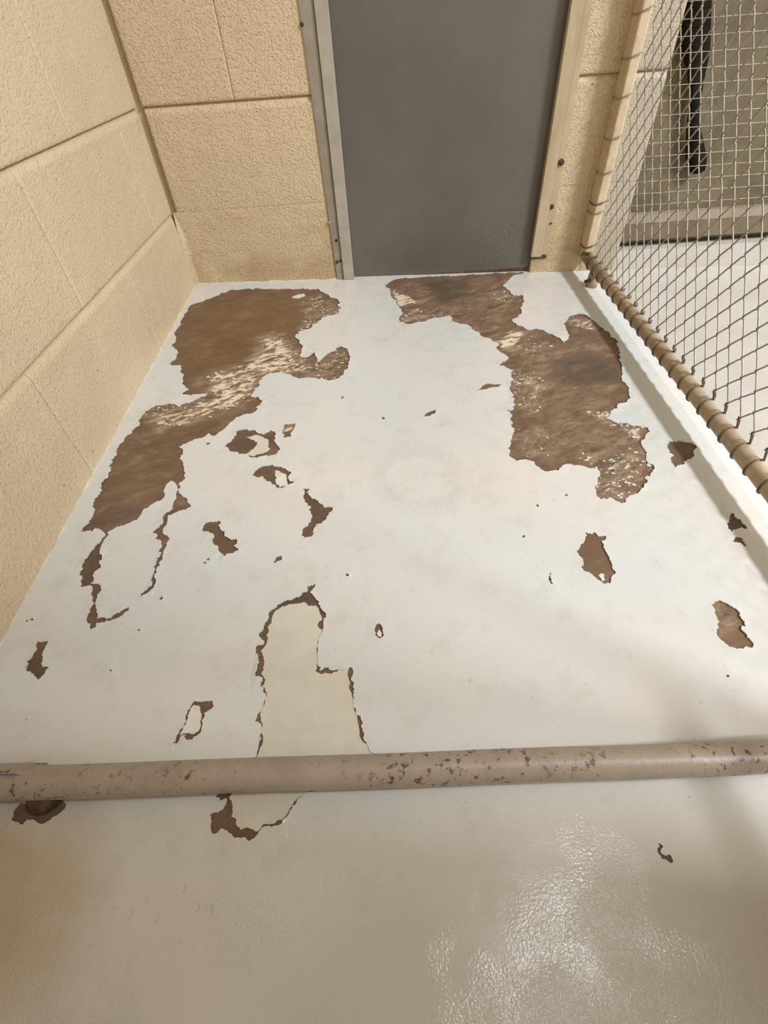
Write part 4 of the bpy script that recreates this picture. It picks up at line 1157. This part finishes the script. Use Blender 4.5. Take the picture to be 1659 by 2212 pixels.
# split sleeve of old paint and tape at the left end
V, Fa = [], []
cols = 26
rows = 14
for i in range(cols + 1):
    t = i / cols
    x = -0.004 + 0.200 * t
    for j in range(rows + 1):
        a = math.radians(12 + 110 * j / rows)
        edge = 0.5 + 0.5 * math.sin(9 * t + 0.4) * 0.3
        rr = FRR + 0.0030
        # ragged end of the sleeve
        if t > 0.68 + 0.22 * noise.noise(Vector((a * 2.0, 0, 1))):
            rr = FRR - 0.0008
        V.append((x, PY + rr * math.sin(a), fz(x, PY) + PH + rr * math.cos(a)))
for i in range(cols):
    for j in range(rows):
        Fa.append((i * (rows + 1) + j, (i + 1) * (rows + 1) + j, (i + 1) * (rows + 1) + j + 1, i * (rows + 1) + j + 1))
local(mesh_obj('paint_sleeve', V, Fa, 'rail_front'), fr)
# foot at the left end, seen below the pipe
fx = 0.135
local(tube('rail_foot', [(fx, PY - 0.006, fz(fx, PY)), (fx, PY - 0.004, fz(fx, PY) + 0.012)], 0.014, 'rust_dark', None, 14, radii=[0.020, 0.013]), fr)

# small raised crescents in the paint of the front floor
for (x, y, a, r) in MARKS:
    path = []
    for i in range(7):
        t = a + math.radians(-62 + 124 * i / 6)
        xx, yy = x + r * math.cos(t), y + r * math.sin(t)
        path.append((xx, yy, fz(xx, yy) + TH + 0.0001))
    tube('paint_ridge', path, 0.0006, 'floor_paint', floor, 6, radii=[.0003, .0006, .0008, .0009, .0008, .0006, .0003])

# ------------------------------------------------------------------ unseen sheet-metal barrier, added to shade the foreground floor
shade_gate = empty('shade_gate', (1.11, -1.45, fz(1.11, -1.45)))
tag(shade_gate, 'grey sheet-metal barrier added out of view to shade the foreground floor', 'shade_gate')
GX, GY0, GY1, GZ0, GZ1 = 1.11, -1.405, -2.25, 0.06, 1.25
local(boxes('shade_sheet', [(GX - 0.002, GX + 0.002, GY1, GY0, GZ0, GZ1)], 'guide_grey'), shade_gate)
for nm, pth in (('shade_frame', [(GX, GY0, GZ0), (GX, GY0, GZ1)]), ('shade_frame', [(GX, GY1, GZ0), (GX, GY1, GZ1)]),
                ('shade_frame', [(GX, GY1, GZ0), (GX, GY0, GZ0)]), ('shade_frame', [(GX, GY1, GZ1), (GX, GY0, GZ1)])):
    local(tube(nm, pth, 0.0165, 'rail_fence', None, 14), shade_gate)
for z in (0.25, 1.05):
    local(tube('hinge', [(GX - 0.022, FY1 - 0.064, z), (GX - 0.01, -1.35, z), (GX, GY0 + 0.012, z)], 0.008, 'rail_fence', None, 8), shade_gate)
for yy in (GY0, GY1):
    local(tube('shade_foot', [(GX, yy, fz(GX, yy)), (GX, yy, GZ0)], 0.010, 'rust_dark', None, 8), shade_gate)

# ------------------------------------------------------------------ ceiling lights
for (lx, ly), sx, sy, watt, lab in LAMPS:
    r = empty('ceiling_light', (lx, ly, CEIL))
    tag(r, lab, 'lamp')
    hx, hy = sx / 2 + 0.03, sy / 2 + 0.03
    zt, zb = CEIL - 0.001, CEIL - 0.06
    local(boxes('housing', [(lx - hx, lx + hx, ly - hy, ly + hy, zb + 0.025, zt),
                            (lx - hx, lx - hx + 0.02, ly - hy, ly + hy, zb, zb + 0.0255),
                            (lx + hx - 0.02, lx + hx, ly - hy, ly + hy, zb, zb + 0.0255),
                            (lx - hx, lx + hx, ly - hy, ly - hy + 0.02, zb, zb + 0.0255),
                            (lx - hx, lx + hx, ly + hy - 0.02, ly + hy, zb, zb + 0.0255)], 'lamp_metal'), r)
    local(boxes('diffuser', [(lx - sx / 2, lx + sx / 2, ly - sy / 2, ly + sy / 2, zb + 0.012, zb + 0.022)], 'lamp_glow'), r)
    ld = bpy.data.lights.new('tube_light', 'AREA')
    ld.shape = 'RECTANGLE'
    ld.size, ld.size_y = sx, sy
    ld.energy = watt
    ld.color = LAMP_COLOR
    lo = bpy.data.objects.new('tube_light', ld)
    COL.objects.link(lo)
    lo.location = (lx, ly, zb + 0.008)
    local(lo, r)
